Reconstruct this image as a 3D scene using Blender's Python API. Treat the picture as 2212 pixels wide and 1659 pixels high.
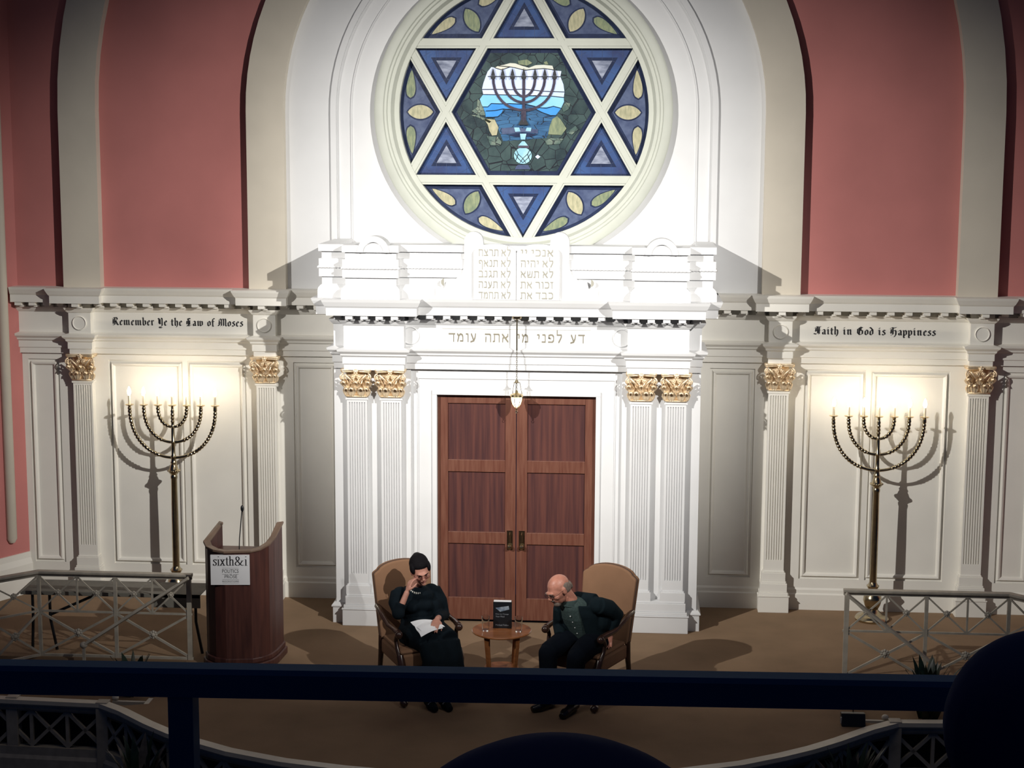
import bpy, bmesh, math, random
from mathutils import Vector, Matrix
random.seed(7)
PI = math.pi
S = bpy.context.scene
COL = S.collection
for o in list(bpy.data.objects): bpy.data.objects.remove(o)

# ------------------------------------------------------------------ camera
F_PX = 3569.0
cam_d = bpy.data.cameras.new('camera'); cam = bpy.data.objects.new('camera', cam_d); COL.objects.link(cam)
cam_d.sensor_fit = 'HORIZONTAL'; cam_d.sensor_width = 36.0; cam_d.lens = F_PX/2212*36.0
cam_d.clip_start = .05; cam_d.clip_end = 100
Rv = Vector((0.99737027, 0.07233916, 0.00442668)); Uv = Vector((-0.01478193, 0.14324909, 0.98957627)); Fv = Vector((-0.070951, 0.98703938, -0.1439417))
m = Matrix((Rv, Uv, -Fv)).transposed().to_4x4(); m.translation = Vector((1.0688, -16.2, 4.6))
cam.matrix_world = m
S.camera = cam
# ------------------------------------------------------------------ world, lights, exposure
w = bpy.data.worlds.new('hall_gloom'); S.world = w; w.use_nodes = True
w.node_tree.nodes['Background'].inputs[0].default_value = (.14, .36, 1.0, 1)
w.node_tree.nodes['Background'].inputs[1].default_value = .032
S.view_settings.view_transform = 'Standard'; S.view_settings.look = 'None'
S.view_settings.exposure = 0.0; S.view_settings.gamma = 1.0; S.view_settings.use_curve_mapping = False

def spot(name, loc, target, power, size, blend, col=(1, .965, .91), rad=.06):
    d = bpy.data.lights.new(name, 'SPOT'); d.energy = power; d.color = col
    d.spot_size = math.radians(size); d.spot_blend = blend; d.shadow_soft_size = rad
    o = bpy.data.objects.new(name, d); COL.objects.link(o); o.location = loc
    o.rotation_euler = (Vector(target)-Vector(loc)).to_track_quat('-Z', 'Y').to_euler()
    return o
spot('stage_spotlight_right', (6.35, -11, 7.9), (-.95, -.6, 2.95), 7900, 35.5, 1.0)
spot('stage_spotlight_left', (-6.35, -11, 7.9), (.95, -.6, 2.95), 7900, 35.5, 1.0)
hl = bpy.data.lights.new('overhead_warm_fill', 'AREA'); hl.shape = 'RECTANGLE'; hl.size = 7; hl.size_y = 4; hl.energy = 80; hl.color = (1, .86, .72)  # unseen warm fill added overhead to lift the dim floor and stage front
ho = bpy.data.objects.new('overhead_warm_fill', hl); COL.objects.link(ho); ho.location = (0, -7.5, 9.5)

# ------------------------------------------------------------------ materials
MAT = {}
def mat(name, col, rough=.6, metal=0.0, var=.08, scale=6.0, bump=0.0, bscale=60.0, emit=None, estr=0.0, col2=None, stretch=None, spec=.5, trans=0.0, coat=0.0, cells=0):
    if name in MAT: return MAT[name]
    M = bpy.data.materials.new(name); M.use_nodes = True; nt = M.node_tree; N = nt.nodes; L = nt.links
    b = N['Principled BSDF']
    tc = N.new('ShaderNodeTexCoord'); mp = N.new('ShaderNodeMapping')
    L.new(tc.outputs['Object'], mp.inputs[0])
    if stretch: mp.inputs['Scale'].default_value = stretch
    nz = N.new('ShaderNodeTexNoise'); nz.inputs['Scale'].default_value = scale; nz.inputs['Detail'].default_value = 6
    L.new(mp.outputs[0], nz.inputs['Vector'])
    mx = N.new('ShaderNodeMix'); mx.data_type = 'RGBA'
    c2 = col2 if col2 else tuple(max(0, c*(1-var*2.2)) for c in col)
    mx.inputs[6].default_value = (*col, 1); mx.inputs[7].default_value = (*c2, 1)
    rp = N.new('ShaderNodeValToRGB'); rp.color_ramp.elements[0].position = .35; rp.color_ramp.elements[1].position = .7
    L.new(nz.outputs[0], rp.inputs[0]); L.new(rp.outputs[0], mx.inputs[0]); L.new(mx.outputs[2], b.inputs['Base Color'])
    if cells:
        vo = N.new('ShaderNodeTexVoronoi'); vo.inputs['Scale'].default_value = cells; L.new(mp.outputs[0], vo.inputs['Vector'])
        ve = N.new('ShaderNodeTexVoronoi'); ve.feature = 'DISTANCE_TO_EDGE'; ve.inputs['Scale'].default_value = cells; L.new(mp.outputs[0], ve.inputs['Vector'])
        sp_ = N.new('ShaderNodeSeparateColor'); L.new(vo.outputs['Color'], sp_.inputs[0])
        ma = N.new('ShaderNodeMath'); ma.operation = 'MULTIPLY_ADD'; ma.inputs[1].default_value = .6; ma.use_clamp = True
        L.new(sp_.outputs[0], ma.inputs[0]); L.new(rp.outputs[0], ma.inputs[2]); L.new(ma.outputs[0], mx.inputs[0])
        lt = N.new('ShaderNodeMath'); lt.operation = 'GREATER_THAN'; lt.inputs[1].default_value = .022; L.new(ve.outputs['Distance'], lt.inputs[0])
        m2 = N.new('ShaderNodeMix'); m2.data_type = 'RGBA'; m2.inputs[6].default_value = (.01, .012, .018, 1)
        L.new(lt.outputs[0], m2.inputs[0]); L.new(mx.outputs[2], m2.inputs[7]); L.new(m2.outputs[2], b.inputs['Base Color'])
        if emit: L.new(m2.outputs[2], b.inputs['Emission Color'])
    b.inputs['Roughness'].default_value = rough; b.inputs['Metallic'].default_value = metal
    b.inputs['Specular IOR Level'].default_value = spec
    if trans: b.inputs['Transmission Weight'].default_value = trans
    if coat: b.inputs['Coat Weight'].default_value = coat
    if bump:
        n2 = N.new('ShaderNodeTexNoise'); n2.inputs['Scale'].default_value = bscale; n2.inputs['Detail'].default_value = 4
        L.new(mp.outputs[0], n2.inputs['Vector'])
        bp = N.new('ShaderNodeBump'); bp.inputs['Strength'].default_value = bump; bp.inputs['Distance'].default_value = .01
        L.new(n2.outputs[0], bp.inputs['Height']); L.new(bp.outputs[0], b.inputs['Normal'])
    if emit:
        if not cells: b.inputs['Emission Color'].default_value = (*emit, 1)
        b.inputs['Emission Strength'].default_value = estr
    MAT[name] = M
    return M
white = mat('white_painted_plaster', (.67, .675, .68), .55, var=.02, scale=3)
cream = mat('cream_painted_panelling', (.78, .76, .70), .5, var=.03, scale=2)
beige = mat('beige_painted_rib', (.60, .55, .46), .7, var=.03, scale=3)
ringm = mat('grey_white_painted_frame', (.50, .52, .46), .5, var=.03, scale=5)
red = mat('rose_red_wall_paint', (.52, .19, .175), .8, var=.06, scale=1.3, bump=.04, bscale=200)
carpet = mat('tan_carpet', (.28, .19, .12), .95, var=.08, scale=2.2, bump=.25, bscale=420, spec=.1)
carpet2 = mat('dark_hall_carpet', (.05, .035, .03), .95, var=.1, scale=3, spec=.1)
gold = mat('gold_leaf', (.95, .76, .52), .42, .55, var=.10, scale=30)
brass = mat('polished_brass', (.50, .42, .28), .22, 1.0, var=.1, scale=15)
brass2 = mat('bright_brass', (.9, .72, .42), .25, 1.0, var=.08, scale=15)
door_w = mat('mahogany_frame_wood', (.15, .060, .038), .42, var=.15, scale=5, stretch=(9, 9, .7), bump=.05, col2=(.105, .033, .02))
door_p = mat('mahogany_panel_wood', (.105, .038, .030), .38, var=.2, scale=3.2, stretch=(9, 9, .35), bump=.05, col2=(.045, .018, .02))
lect_w = mat('walnut_lectern_wood', (.095, .034, .026), .45, var=.2, scale=4, stretch=(8, 8, .6), col2=(.05, .018, .016))
lect_t = mat('worn_wood_rail', (.20, .13, .09), .5, var=.12, scale=8)
table_w = mat('orange_oak_wood', (.34, .13, .045), .3, var=.2, scale=5, stretch=(1, 8, 8), col2=(.22, .075, .025), coat=.3)
chair_w = mat('dark_carved_wood', (.05, .024, .017), .25, var=.2, scale=10, coat=.4)
upho = mat('tan_upholstery', (.26, .145, .085), .9, var=.07, scale=4, bump=.15, bscale=500, spec=.15)
piping = mat('dark_piping', (.09, .05, .035), .8)
suit = mat('black_green_jacket_cloth', (.008, .016, .021), .9, var=.1, scale=20, spec=.12, bump=.1, bscale=500)
trous = mat('black_trouser_cloth', (.005, .008, .014), .9, var=.1, spec=.1)
dress_m = mat('black_dress_cloth', (.004, .009, .014), .88, var=.15, scale=14, spec=.15)
shirt_m = mat('grey_green_shirt_cloth', (.055, .085, .082), .85, var=.15, scale=60, spec=.2)
skin = mat('warm_skin', (.56, .27, .20), .5, var=.06, scale=25)
skin2 = mat('ruddy_skin', (.62, .27, .19), .42, var=.1, scale=22)
lip = mat('lips', (.36, .09, .08), .5)
hair_d = mat('dark_brown_hair', (.007, .006, .008), .8, var=.3, scale=60, stretch=(1, 1, 6), spec=.15)
hair_g = mat('grey_hair', (.22, .17, .14), .8, var=.2, scale=60)
eye_m = mat('dark_eye', (.02, .015, .012), .3)
paper = mat('white_paper', (.85, .86, .88), .7, var=.02)
ink = mat('black_paint_lettering', (.012, .012, .015), .6)
inkg = mat('grey_print', (.16, .16, .16), .6)
grooved = mat('shaded_cream_lettering', (.42, .40, .34), .7)
railm = mat('grey_painted_iron', (.46, .42, .35), .5, var=.12, scale=12)
navy = mat('navy_shade_tinted_rail', (.035, .10, .20), .6, var=.05, spec=.1)  # navy tint of the balcony shade put into the rail colour
black_m = mat('black_metal', (.008, .010, .013), .4)
shade_h = mat('shadowed_hair', (.012, .025, .09), .9, spec=.03)  # blue of the shade goes into the hair colour
shade_c = mat('shade_tinted_coat_cloth', (.012, .03, .09), .95, spec=.03)  # coat colour carries the blue of the surrounding shade
cloth_g = mat('grey_cloth', (.22, .21, .18), .9, var=.1)
glass_m = mat('drinking_glass', (.95, .97, .97), .02, trans=1.0, var=0)
glass_m.node_tree.nodes['Principled BSDF'].inputs['IOR'].default_value = 1.5
leaf_m = mat('dark_leaf', (.02, .045, .025), .35, var=.3, scale=20)
leaf_l = mat('pale_leaf_bract', (.16, .14, .12), .5, var=.3, scale=20)
bulb = mat('lit_flame_bulb', (1, .9, .7), .4, emit=(1, .86, .66), estr=62)
lampg = mat('lit_frosted_lamp_glass', (1, .95, .85), .4, emit=(1, .9, .75), estr=2.2)
candle = mat('ivory_candle_sleeve', (.75, .66, .5), .5)
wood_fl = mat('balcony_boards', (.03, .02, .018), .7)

# ------------------------------------------------------------------ mesh helpers
class B:
    def __init__(s): s.v = []; s.f = []
    def add(s, vs, fs):
        n = len(s.v); s.v += [tuple(v) for v in vs]; s.f += [tuple(i+n for i in f) for f in fs]; return s
    def box(s, x0, x1, y0, y1, z0, z1):
        x0, x1 = sorted((x0, x1)); y0, y1 = sorted((y0, y1)); z0, z1 = sorted((z0, z1))
        return s.add([(x0,y0,z0),(x1,y0,z0),(x1,y1,z0),(x0,y1,z0),(x0,y0,z1),(x1,y0,z1),(x1,y1,z1),(x0,y1,z1)],
                     [(0,3,2,1),(4,5,6,7),(0,1,5,4),(1,2,6,5),(2,3,7,6),(3,0,4,7)])
    def prism(s, pts, t0, t1, ax='z', fn=None):      # polygon pts extruded t0..t1 along axis
        n = len(pts)
        def p(a, b, t): return {'z': (a, b, t), 'y': (a, t, b), 'x': (t, a, b)}[ax]
        vs = [p(a, b, t0) for a, b in pts]+[p(a, b, t1) for a, b in pts]
        if fn: vs = [fn(v) for v in vs]
        return s.add(vs, [tuple(range(n))[::-1], tuple(range(n, 2*n))]+[(i, (i+1) % n, n+(i+1) % n, n+i) for i in range(n)])
    def loft(s, rings, closed=True, caps=True):
        k = len(rings[0]); vs = [p for r in rings for p in r]; fs = []
        for i in range(len(rings)-1):
            for j in range(k if closed else k-1):
                a = i*k+j; b = i*k+(j+1) % k; fs.append((a, b, b+k, a+k))
        if caps and closed: fs += [tuple(range(k))[::-1], tuple(range((len(rings)-1)*k, len(rings)*k))]
        return s.add(vs, fs)
    def tube(s, path, rad, n=12, caps=True, sx=1.0):
        path = [Vector(p) for p in path]
        if not isinstance(rad, (list, tuple)): rad = [rad]*len(path)
        rings = []; prev = None
        for i, p in enumerate(path):
            t = (path[min(i+1, len(path)-1)]-path[max(i-1, 0)])
            t = t.normalized() if t.length > 1e-9 else Vector((0, 0, 1))
            if prev is None:
                a = Vector((0, 0, 1)) if abs(t.z) < .9 else Vector((1, 0, 0)); u = t.cross(a).normalized()
            else:
                u = (prev-t*prev.dot(t)); u = u.normalized() if u.length > 1e-6 else t.cross(Vector((1, 0, 0))).normalized()
            prev = u; v = t.cross(u)
            rings.append([p+(u*math.cos(2*PI*j/n)*sx+v*math.sin(2*PI*j/n))*rad[i] for j in range(n)])
        return s.loft(rings, True, caps)
    def lathe(s, prof, c=(0,0,0), n=24, ax='z'):     # prof [(r,h)]
        rings = []
        for r, h in prof:
            r = max(r, 1e-4); ring = []
            for j in range(n):
                a = 2*PI*j/n; u, v = r*math.cos(a), r*math.sin(a)
                ring.append({'z': (c[0]+u, c[1]+v, c[2]+h), 'y': (c[0]+u, c[1]+h, c[2]+v), 'x': (c[0]+h, c[1]+u, c[2]+v)}[ax])
            rings.append(ring)
        return s.loft(rings)
    def ell(s, c, r, n=14, m=9, rot=None, zcut=None):
        if not isinstance(r, (list, tuple)): r = (r, r, r)
        c = Vector(c); rings = []
        for i in range(m+1):
            th = PI*i/m; th = min(max(th, .06), PI-.06); ring = []
            for j in range(n):
                a = 2*PI*j/n
                v = Vector((r[0]*math.sin(th)*math.cos(a), r[1]*math.sin(th)*math.sin(a), r[2]*math.cos(th)))
                if rot: v = rot @ v
                ring.append(c+v)
            rings.append(ring)
        return s.loft(rings)
    def sweep(s, path, prof, closed=False):          # plan path; prof [(out, z)] outward = right-hand side of the path
        n = len(path); rings = []
        def nrm(a, b):
            d = Vector((b[0]-a[0], b[1]-a[1])); d.normalize(); return Vector((d.y, -d.x))
        for i, p in enumerate(path):
            n0 = nrm(path[i-1], p) if i > 0 or closed else None
            n1 = nrm(p, path[(i+1) % n]) if i < n-1 or closed else None
            if n0 is None: mv = n1
            elif n1 is None: mv = n0
            else: mv = (n0+n1)/max(.15, (1+n0.dot(n1)))
            rings.append([(p[0]+mv.x*o, p[1]+mv.y*o, z) for o, z in prof])
        if closed: rings.append(rings[0])
        return s.loft(rings, True, not closed)
    def mesh(s, name):
        me = bpy.data.meshes.new(name); me.from_pydata([tuple(v) for v in s.v], [], s.f); me.update()
        bm = bmesh.new(); bm.from_mesh(me); bmesh.ops.recalc_face_normals(bm, faces=bm.faces); bm.to_mesh(me); bm.free()
        return me

def obj(name, b, mt, parent=None, smooth=False, bevel=0, world=True, kind=None, label=None, category=None, group=None, sub=0):
    me = b if isinstance(b, bpy.types.Mesh) else b.mesh(name)
    if not me.materials: me.materials.append(mt)
    if smooth:
        for p in me.polygons: p.use_smooth = True
        if smooth != 'all':
            try: me.set_sharp_from_angle(angle=math.radians(42))
            except Exception: pass
    o = bpy.data.objects.new(name, me); COL.objects.link(o)
    if parent:
        o.parent = parent
        if world: o.matrix_parent_inverse = root_matrix(parent).inverted()
    if bevel:
        md = o.modifiers.new('bevel', 'BEVEL'); md.width = bevel; md.segments = 2; md.limit_method = 'ANGLE'
    if sub:
        md = o.modifiers.new('sub', 'SUBSURF'); md.levels = sub; md.render_levels = sub
    tag(o, label, category, group, kind)
    return o
def root_matrix(o):
    M = o.matrix_basis.copy()
    while o.parent:
        M = o.parent.matrix_basis @ (o.matrix_parent_inverse @ M)
        o = o.parent
    return M
def tag(o, label=None, category=None, group=None, kind=None):
    if label: o['label'] = label
    if category: o['category'] = category
    if group: o['group'] = group
    if kind: o['kind'] = kind
    return o
def empty(name, loc, label=None, category=None, group=None, rz=0, kind=None):
    o = bpy.data.objects.new(name, None); COL.objects.link(o); o.location = loc; o.rotation_euler = (0, 0, rz); o.empty_display_size = .1
    return tag(o, label, category, group, kind)
def struct(name, b, mt, **k): return obj(name, b, mt, kind='structure', **k)
def copy_tree(o, parent=None):
    c = o.copy(); COL.objects.link(c)
    if parent: c.parent = parent
    for ch in list(o.children): copy_tree(ch, c)
    return c
def remesh(name, b, mt, vox=.006, smooth_it=4, **k):
    me = b.mesh(name+'_raw'); t = bpy.data.objects.new('tmp', me); COL.objects.link(t)
    md = t.modifiers.new('r', 'REMESH'); md.mode = 'VOXEL'; md.voxel_size = vox
    ms = t.modifiers.new('s', 'SMOOTH'); ms.iterations = smooth_it; ms.factor = .6
    dg = bpy.context.evaluated_depsgraph_get(); dg.update()
    m2 = bpy.data.meshes.new_from_object(t.evaluated_get(dg)); bpy.data.objects.remove(t); m2.materials.clear()
    m2.name = name
    return obj(name, m2, mt, smooth='all', **k)

# ================================================================== SETTING
ZW = 4.904   # centre height of the round window and all arches
def arc_pts(R, zb, n=48):
    return [(-R, zb)]+[(-R*math.cos(PI*i/n), ZW+R*math.sin(PI*i/n)) for i in range(n+1)]+[(R, zb)]
def arch_band(r0, r1, zb, y0, y1, n=48):
    b = B(); a, c = arc_pts(r0, zb, n), arc_pts(r1, zb, n); k = len(a)
    rings = [[(a[i][0], y0, a[i][1]), (c[i][0], y0, c[i][1]), (c[i][0], y1, c[i][1]), (a[i][0], y1, a[i][1])] for i in range(k)]
    return b.loft(rings)
CT = 3.165
struct('wall_back', arch_band(2.5, 4.35, 3.0, 0, .15), red)
struct('wall_back', arch_band(4.4, 7.4, 3.0, 0, .15), red)
struct('trim_1', arch_band(2.335, 2.705, 3.0, -.10, .12), beige, smooth=True)
struct('trim_2', arch_band(4.2, 4.575, 3.0, -.12, .12), beige, smooth=True)
bw = arch_band(1.87, 2.4, 3.0, -.0, .12); struct('trim_3', bw, white, smooth=True)
struct('trim_4', arch_band(1.83, 1.885, 3.0, -.03, .05), white, smooth=True)
struct('trim_5', arch_band(1.68, 1.69, 3.0, .005, .05), white, smooth=True)
def tymp():
    b = B(); n = 96; ri = []; 
    for y in (.02, .14):
        for j in range(n):
            a = 2*PI*(j+.5)/n; c, s_ = math.cos(a), math.sin(a); R = 1.85
            if s_ >= 0: ro = R
            else: ro = min(R/max(abs(c), 1e-6), (ZW-3.0)/abs(s_))
            ri.append(((1.29*c, y, ZW+1.29*s_), (ro*c, y, ZW+ro*s_)))
    r1 = [[a for a, _ in ri[:n]], [c for _, c in ri[:n]]]; r2 = [[a for a, _ in ri[n:]], [c for _, c in ri[n:]]]
    b.loft(r1, True, False); b.loft(r2, True, False); b.loft([r1[0], r2[0]], True, False)
    return b
struct('wall_back', tymp(), white)

# floor of the stage, with its bowed front
edge = [(-3.242,-3.273),(-3.012,-3.447),(-2.721,-3.726),(-2.494,-3.917),(-2.257,-4.082),(-1.939,-4.27),(-1.478,-4.453),(-1.0,-4.57),(-.5,-4.65),(0,-4.68)]
edge = edge+[(-x, y+.0) for x, y in edge[-2::-1]]
edge = [(x, y+.0+.045*(x/3.2)) for x, y in edge]
out = [(-5.6,.3),(-5.6,-2.15),(-2.86,-2.15),(-2.86,-3.30),(-3.05,-3.36)]+edge+[(3.05,-3.27),(2.93,-3.22),(2.93,-2.15),(5.6,-2.15),(5.6,.3)]
struct('floor', B().prism(out[::-1], -.12, 0), carpet)
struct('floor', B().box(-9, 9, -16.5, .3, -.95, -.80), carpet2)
# side returns of the room
def oblique(sx):
    b = B()
    P0, P1 = (sx*5.08, .02), (sx*5.40, -.55)
    pth = [P0, P1, (sx*6.6, -.60)]
    pl = pth+[(sx*6.6, .5), (sx*5.08, .5)]
    b.prism(pl if sx > 0 else pl[::-1], .42, 9.0); return b, pth
for sx, nm in ((-1, 'left'), (1, 'right')):
    b, pth = oblique(sx); struct('wall_'+nm, b, red)
    pp = pth if sx > 0 else pth[::-1]
    bb = B()
    pr = [(-.05, 0), (.06, 0), (.06, .17), (.045, .19), (.045, .30), (.02, .36), (.02, .42), (-.05, .42)]
    bb.sweep([(pth[0][0], pth[0][1]), pth[1], pth[2]] if sx > 0 else [pth[2], pth[1], pth[0]], [(o_, z) for o_, z in pr])
    struct('baseboard_'+nm, bb, cream)
    rb = B(); rb.tube([(sx*5.175, -.20, .56), (sx*5.175, -.20, .60), (sx*5.175, -.20, 8)], [.03, .052, .052], 16)
    struct('trim_6' if sx < 0 else 'trim_7', rb, beige, smooth=True)

# wing walls with panelling
def frame_rect(b, x0, x1, z0, z1, y, w=.028, d=.02):
    prof = [(0, 0), (w*.35, -d), (w*.7, -d*.8), (w, 0)]
    pts = [(x0, z0), (x1, z0), (x1, z1), (x0, z1)]
    rings = []
    cx, cz = (x0+x1)/2, (z0+z1)/2
    for (x, z) in pts+pts[:1]:
        sx_, sz = (1 if x < cx else -1), (1 if z < cz else -1)
        rings.append([(x+sx_*o_, y+dy, z+sz*o_) for o_, dy in prof])
    b.loft(rings, True, False)
def wing(sx):
    b = B(); y = .045
    X = lambda a: sx*a
    b.box(X(1.5), X(5.25), y, y+.12, 0, 3.05)
    panels = [(1.88, 2.28), (2.80, 3.365), (3.44, 4.17), (4.72, 5.0)]
    for a, c in panels:
        frame_rect(b, min(X(a), X(c)), max(X(a), X(c)), .33, 2.40, y, .045, .03)
        # recessed field: stiles and rails stand proud around it
    for a, c in ((1.7, 1.86), (2.30, 2.78), (3.375, 3.43), (4.19, 4.70), (5.02, 5.2)):
        b.box(X(a), X(c), y-.018, y, .31, 2.42)
    b.box(X(1.7), X(5.2), y-.018, y, .2, .31); b.box(X(1.7), X(5.2), y-.018, y, 2.42, 2.5)
    return b
struct('trim_8', wing(-1), cream); struct('trim_9', wing(1), cream)
for sx, nm in ((-1, 'left'), (1, 'right')):
    bb = B(); x0, x1 = sorted((sx*1.6, sx*5.12))
    bb.sweep([(x0, 0.045), (x1, .045)], [(-.03, 0), (.045, 0), (.045, .155), (.03, .168), (.03, .20), (.012, .23), (-.03, .24)])
    struct('baseboard_back_'+nm, bb, cream)

ENT = [(-.06, 2.485), (0, 2.485), (0, 2.54), (.012, 2.545), (.012, 2.61), (.028, 2.625), (.03, 2.64), (.055, 2.665), (.06, 2.685), (0, 2.70),
       (0, 2.905), (.012, 2.915), (.03, 2.94), (.038, 2.958), (.0, 2.958), (.0, 3.012), (.140, 3.012), (.140, 3.085), (.152, 3.10), (.172, 3.14), (.180, 3.165), (-.06, 3.165)]
def dentils(b, path, out0=.0, out1=.128, z0=2.978, z1=3.011, pitch=.162, w=.066):
    for (x0, y0), (x1, y1) in zip(path[:-1], path[1:]):
        L_ = math.hypot(x1-x0, y1-y0)
        if abs(y1-y0) > 1e-6: continue
        n = max(1, round(L_/pitch)) if L_ > .2 else 1
        for k in range(n):
            cx = x0+(x1-x0)*(k+.5)/n
            b.box(cx-w/2, cx+w/2, y0-out1, y0-out0+.01, z0, z1)
            b.box(cx-w/2-.012, cx+w/2+.012, y0-.055, y0, 2.957, z0)
WP = {-1: (-4.432, -2.558), 1: (2.525, 4.45)}
INS = {}
for sx, nm, nn in ((-1, 'left', 'trim_10'), (1, 'right', 'trim_11')):
    a, c = WP[sx]; h = .112; r = -.10
    if sx < 0: path = [(-5.12, 0), (a-h, 0), (a-h, r), (a+h, r), (a+h, 0), (c-h, 0), (c-h, r), (c+h, r), (c+h, 0), (-1.6, 0)]
    else: path = [(1.6, 0), (a-h, 0), (a-h, r), (a+h, r), (a+h, 0), (c-h, 0), (c-h, r), (c+h, r), (c+h, 0), (5.12, 0)]
    ent = struct(nn, B().sweep(path, ENT), cream); INS[sx] = ent
    d = B(); dentils(d, path); obj('dentil_course', d, cream, ent)
    cap = B().box(path[0][0], path[-1][0], -.02, .1, 3.10, 3.16); obj('cornice_top', cap, cream, ent)
    for cx in (a, c):
        rn = B().lathe([(.072, 0), (.072, -.012), (.066, -.016), (.06, -.006), (.0, -.004)], (cx, r, 2.805), 32, 'y')
        obj('roundel', rn, cream, ent, smooth=True)

# ------------------------------------------------------------------ pilasters
def shaft_mesh(w, z0, z1, d=.06, fl0=None, fl1=None, nf=7):
    b = B(); h = w/2
    pts = [(-h, d)]
    fw = w*.86/nf; x = -w*.43
    pts.append((-h, 0))
    for i in range(nf):
        xa = x+i*fw+fw*.22; xb = x+(i+1)*fw-fw*.22; mid = (xa+xb)/2
        pts += [(xa, 0), (xa+.002, .010), (mid, .014), (xb-.002, .010), (xb, 0)]
    pts += [(h, 0), (h, d)]
    b.prism(pts, fl0, fl1)
    b.box(-h, h, 0, d, z0, fl0); b.box(-h, h, 0, d, fl1, z1)
    b.box(-h-.012, h+.012, -.008, d, z1-.03, z1-.012)
    return b
def leaf(b, c, w, hgt, curl, side=0.0, nrm=(0, -1)):
    # acanthus leaf: ribbed strip that rises and curls outwards
    rows = []
    for i in range(8):
        t = i/7
        z = hgt*(t if t < .75 else .75+.18*math.sin((t-.75)/.25*PI)*1.0)
        o_ = curl*(.12+.25*t+.75*max(0, t-.45)**1.3*2.0)
        ww = w*(.55+.6*math.sin(min(1, t*1.15)*PI*.62))*(1-.55*max(0, t-.7)/.3)
        ring = []
        for j in range(9):
            u = j/8*2-1
            rib = .006*math.cos(u*PI*3)+.008*(1-u*u)
            lx, ly = u*ww/2+side*t, -(o_+rib)
            ring.append((c[0]+lx*(-nrm[1])+(-ly)*nrm[0], c[1]+lx*nrm[0]+(-ly)*nrm[1], c[2]+z-.01*abs(u)*t*2))
        back = [(p[0]-nrm[0]*.008, p[1]-nrm[1]*.008, p[2]-.004) for p in reversed(ring)]
        rows.append(ring+back)
    b.loft(rows)
def volute(b, c, r, sx_, n=26, turns=1.6, rad=.008, yaw=0.0):
    pts = []; rr = []
    for i in range(n):
        t = i/(n-1); a = PI/2+t*turns*2*PI; q = r*(1-.82*t)
        x = sx_*q*math.cos(a); z = q*math.sin(a)
        pts.append((c[0]+x*math.cos(yaw), c[1]+x*math.sin(yaw)-.006*t, c[2]+z)); rr.append(rad*(1-.4*t))
    b.tube(pts, rr, 8)
    b.ell((c[0], c[1]-.008, c[2]), (.009, .009, .009), 8, 6)
def capital_mesh(w, H=.27):
    b = B(); h = w/2   # origin: bottom centre of capital on the pilaster face, y<0 outwards
    b.box(-h*.98, h*.98, -.012, .06, 0, H-.03)
    b.tube([(-h-.006, -.016, .006), (h+.006, -.016, .006)], .008, 8)
    for x in (-.24*w, .24*w): leaf(b, (x, -.01, .008), w*.46, H*.40, .055)
    for x in (-.5*w, .5*w): leaf(b, (x, .0, .008), w*.36, H*.38, .045, side=.0)
    for x in (-.46*w, 0, .46*w): leaf(b, (x, -.012, H*.30), w*.42, H*.36, .075, side=.03*(1 if x > 0 else -1 if x < 0 else 0))
    for s_ in (-1, 1):
        volute(b, (s_*(h+.022), -.062, H-.075), .036, -s_, yaw=-s_*.5)
        volute(b, (s_*.03, -.05, H-.075), .022, s_, rad=.006)
        b.tube([(s_*.035, -.03, H*.5), (s_*.05, -.05, H*.62), (s_*(h+.005), -.066, H-.05)], [.007, .010, .009], 8)
        leaf(b, (s_*(h*.92), -.02, H*.46), w*.25, H*.3, .06, side=s_*.035)
    hw = h+.045
    ab = [(-hw, .05), (-hw, -.062), (-hw+.02, -.075), (-hw*.4, -.05), (0, -.046), (hw*.4, -.05), (hw-.02, -.075), (hw, -.062), (hw, .05)]
    b.prism(ab, H-.03, H-.018); ab2 = [(x*1.03, y*1.05 if y < 0 else y) for x, y in ab]; b.prism(ab2, H-.018, H)
    b.ell((0, -.062, H-.022), (.022, .014, .02), 10, 7)
    for k in range(5):
        a = 2*PI*k/5+.3; b.ell((.018*math.cos(a), -.066, H-.022+.018*math.sin(a)), (.010, .008, .010), 8, 5)
    return b
def at_xyz(b, x, y, z):
    b.v = [(a+x, c+y, e+z) for a, c, e in b.v]; return b
cap_me = capital_mesh(.19).mesh('capital'); cap_me.materials.append(gold)
for p in cap_me.polygons: p.use_smooth = True
PLAB = {(-1, 0): 'fluted white pilaster with shadowed gilt capital, left of the left candelabrum',
        (-1, 1): 'fluted white pilaster with bright gilt capital directly behind the lectern',
        (1, 0): 'fluted white pilaster with bright gilt capital between the carved shrine and the right candelabrum',
        (1, 1): 'fluted white pilaster with dark gilt capital to the right of the right candelabrum'}
for sx in (-1, 1):
    for k, cx in enumerate(WP[sx]):
        pr = empty('pilaster', (cx, 0, 0), PLAB[(sx, k)], 'pilaster', 'pilasters along the stage wall')
        yf = -.065
        sh = at_xyz(shaft_mesh(.195, .40, 2.225, .10, .52, 2.17), cx, yf, 0); obj('shaft', sh, cream, pr)
        bs = B()
        def blk(hw, yy, z0, z1): bs.box(cx-hw, cx+hw, yy, .03, z0, z1)
        blk(.150, -.14, 0, .162); blk(.158, -.148, .162, .17); blk(.142, -.13, .17, .20)
        blk(.132, -.115, .20, .29); blk(.122, -.10, .29, .31); blk(.116, -.09, .31, .395); blk(.105, -.075, .395, .41)
        obj('pedestal', bs, cream, pr, bevel=.004)
        co = bpy.data.objects.new('capital', cap_me); COL.objects.link(co); co.parent = pr
        co.location = (0, yf, 2.222); co['label'] = 'gilded leafy capital'
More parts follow.
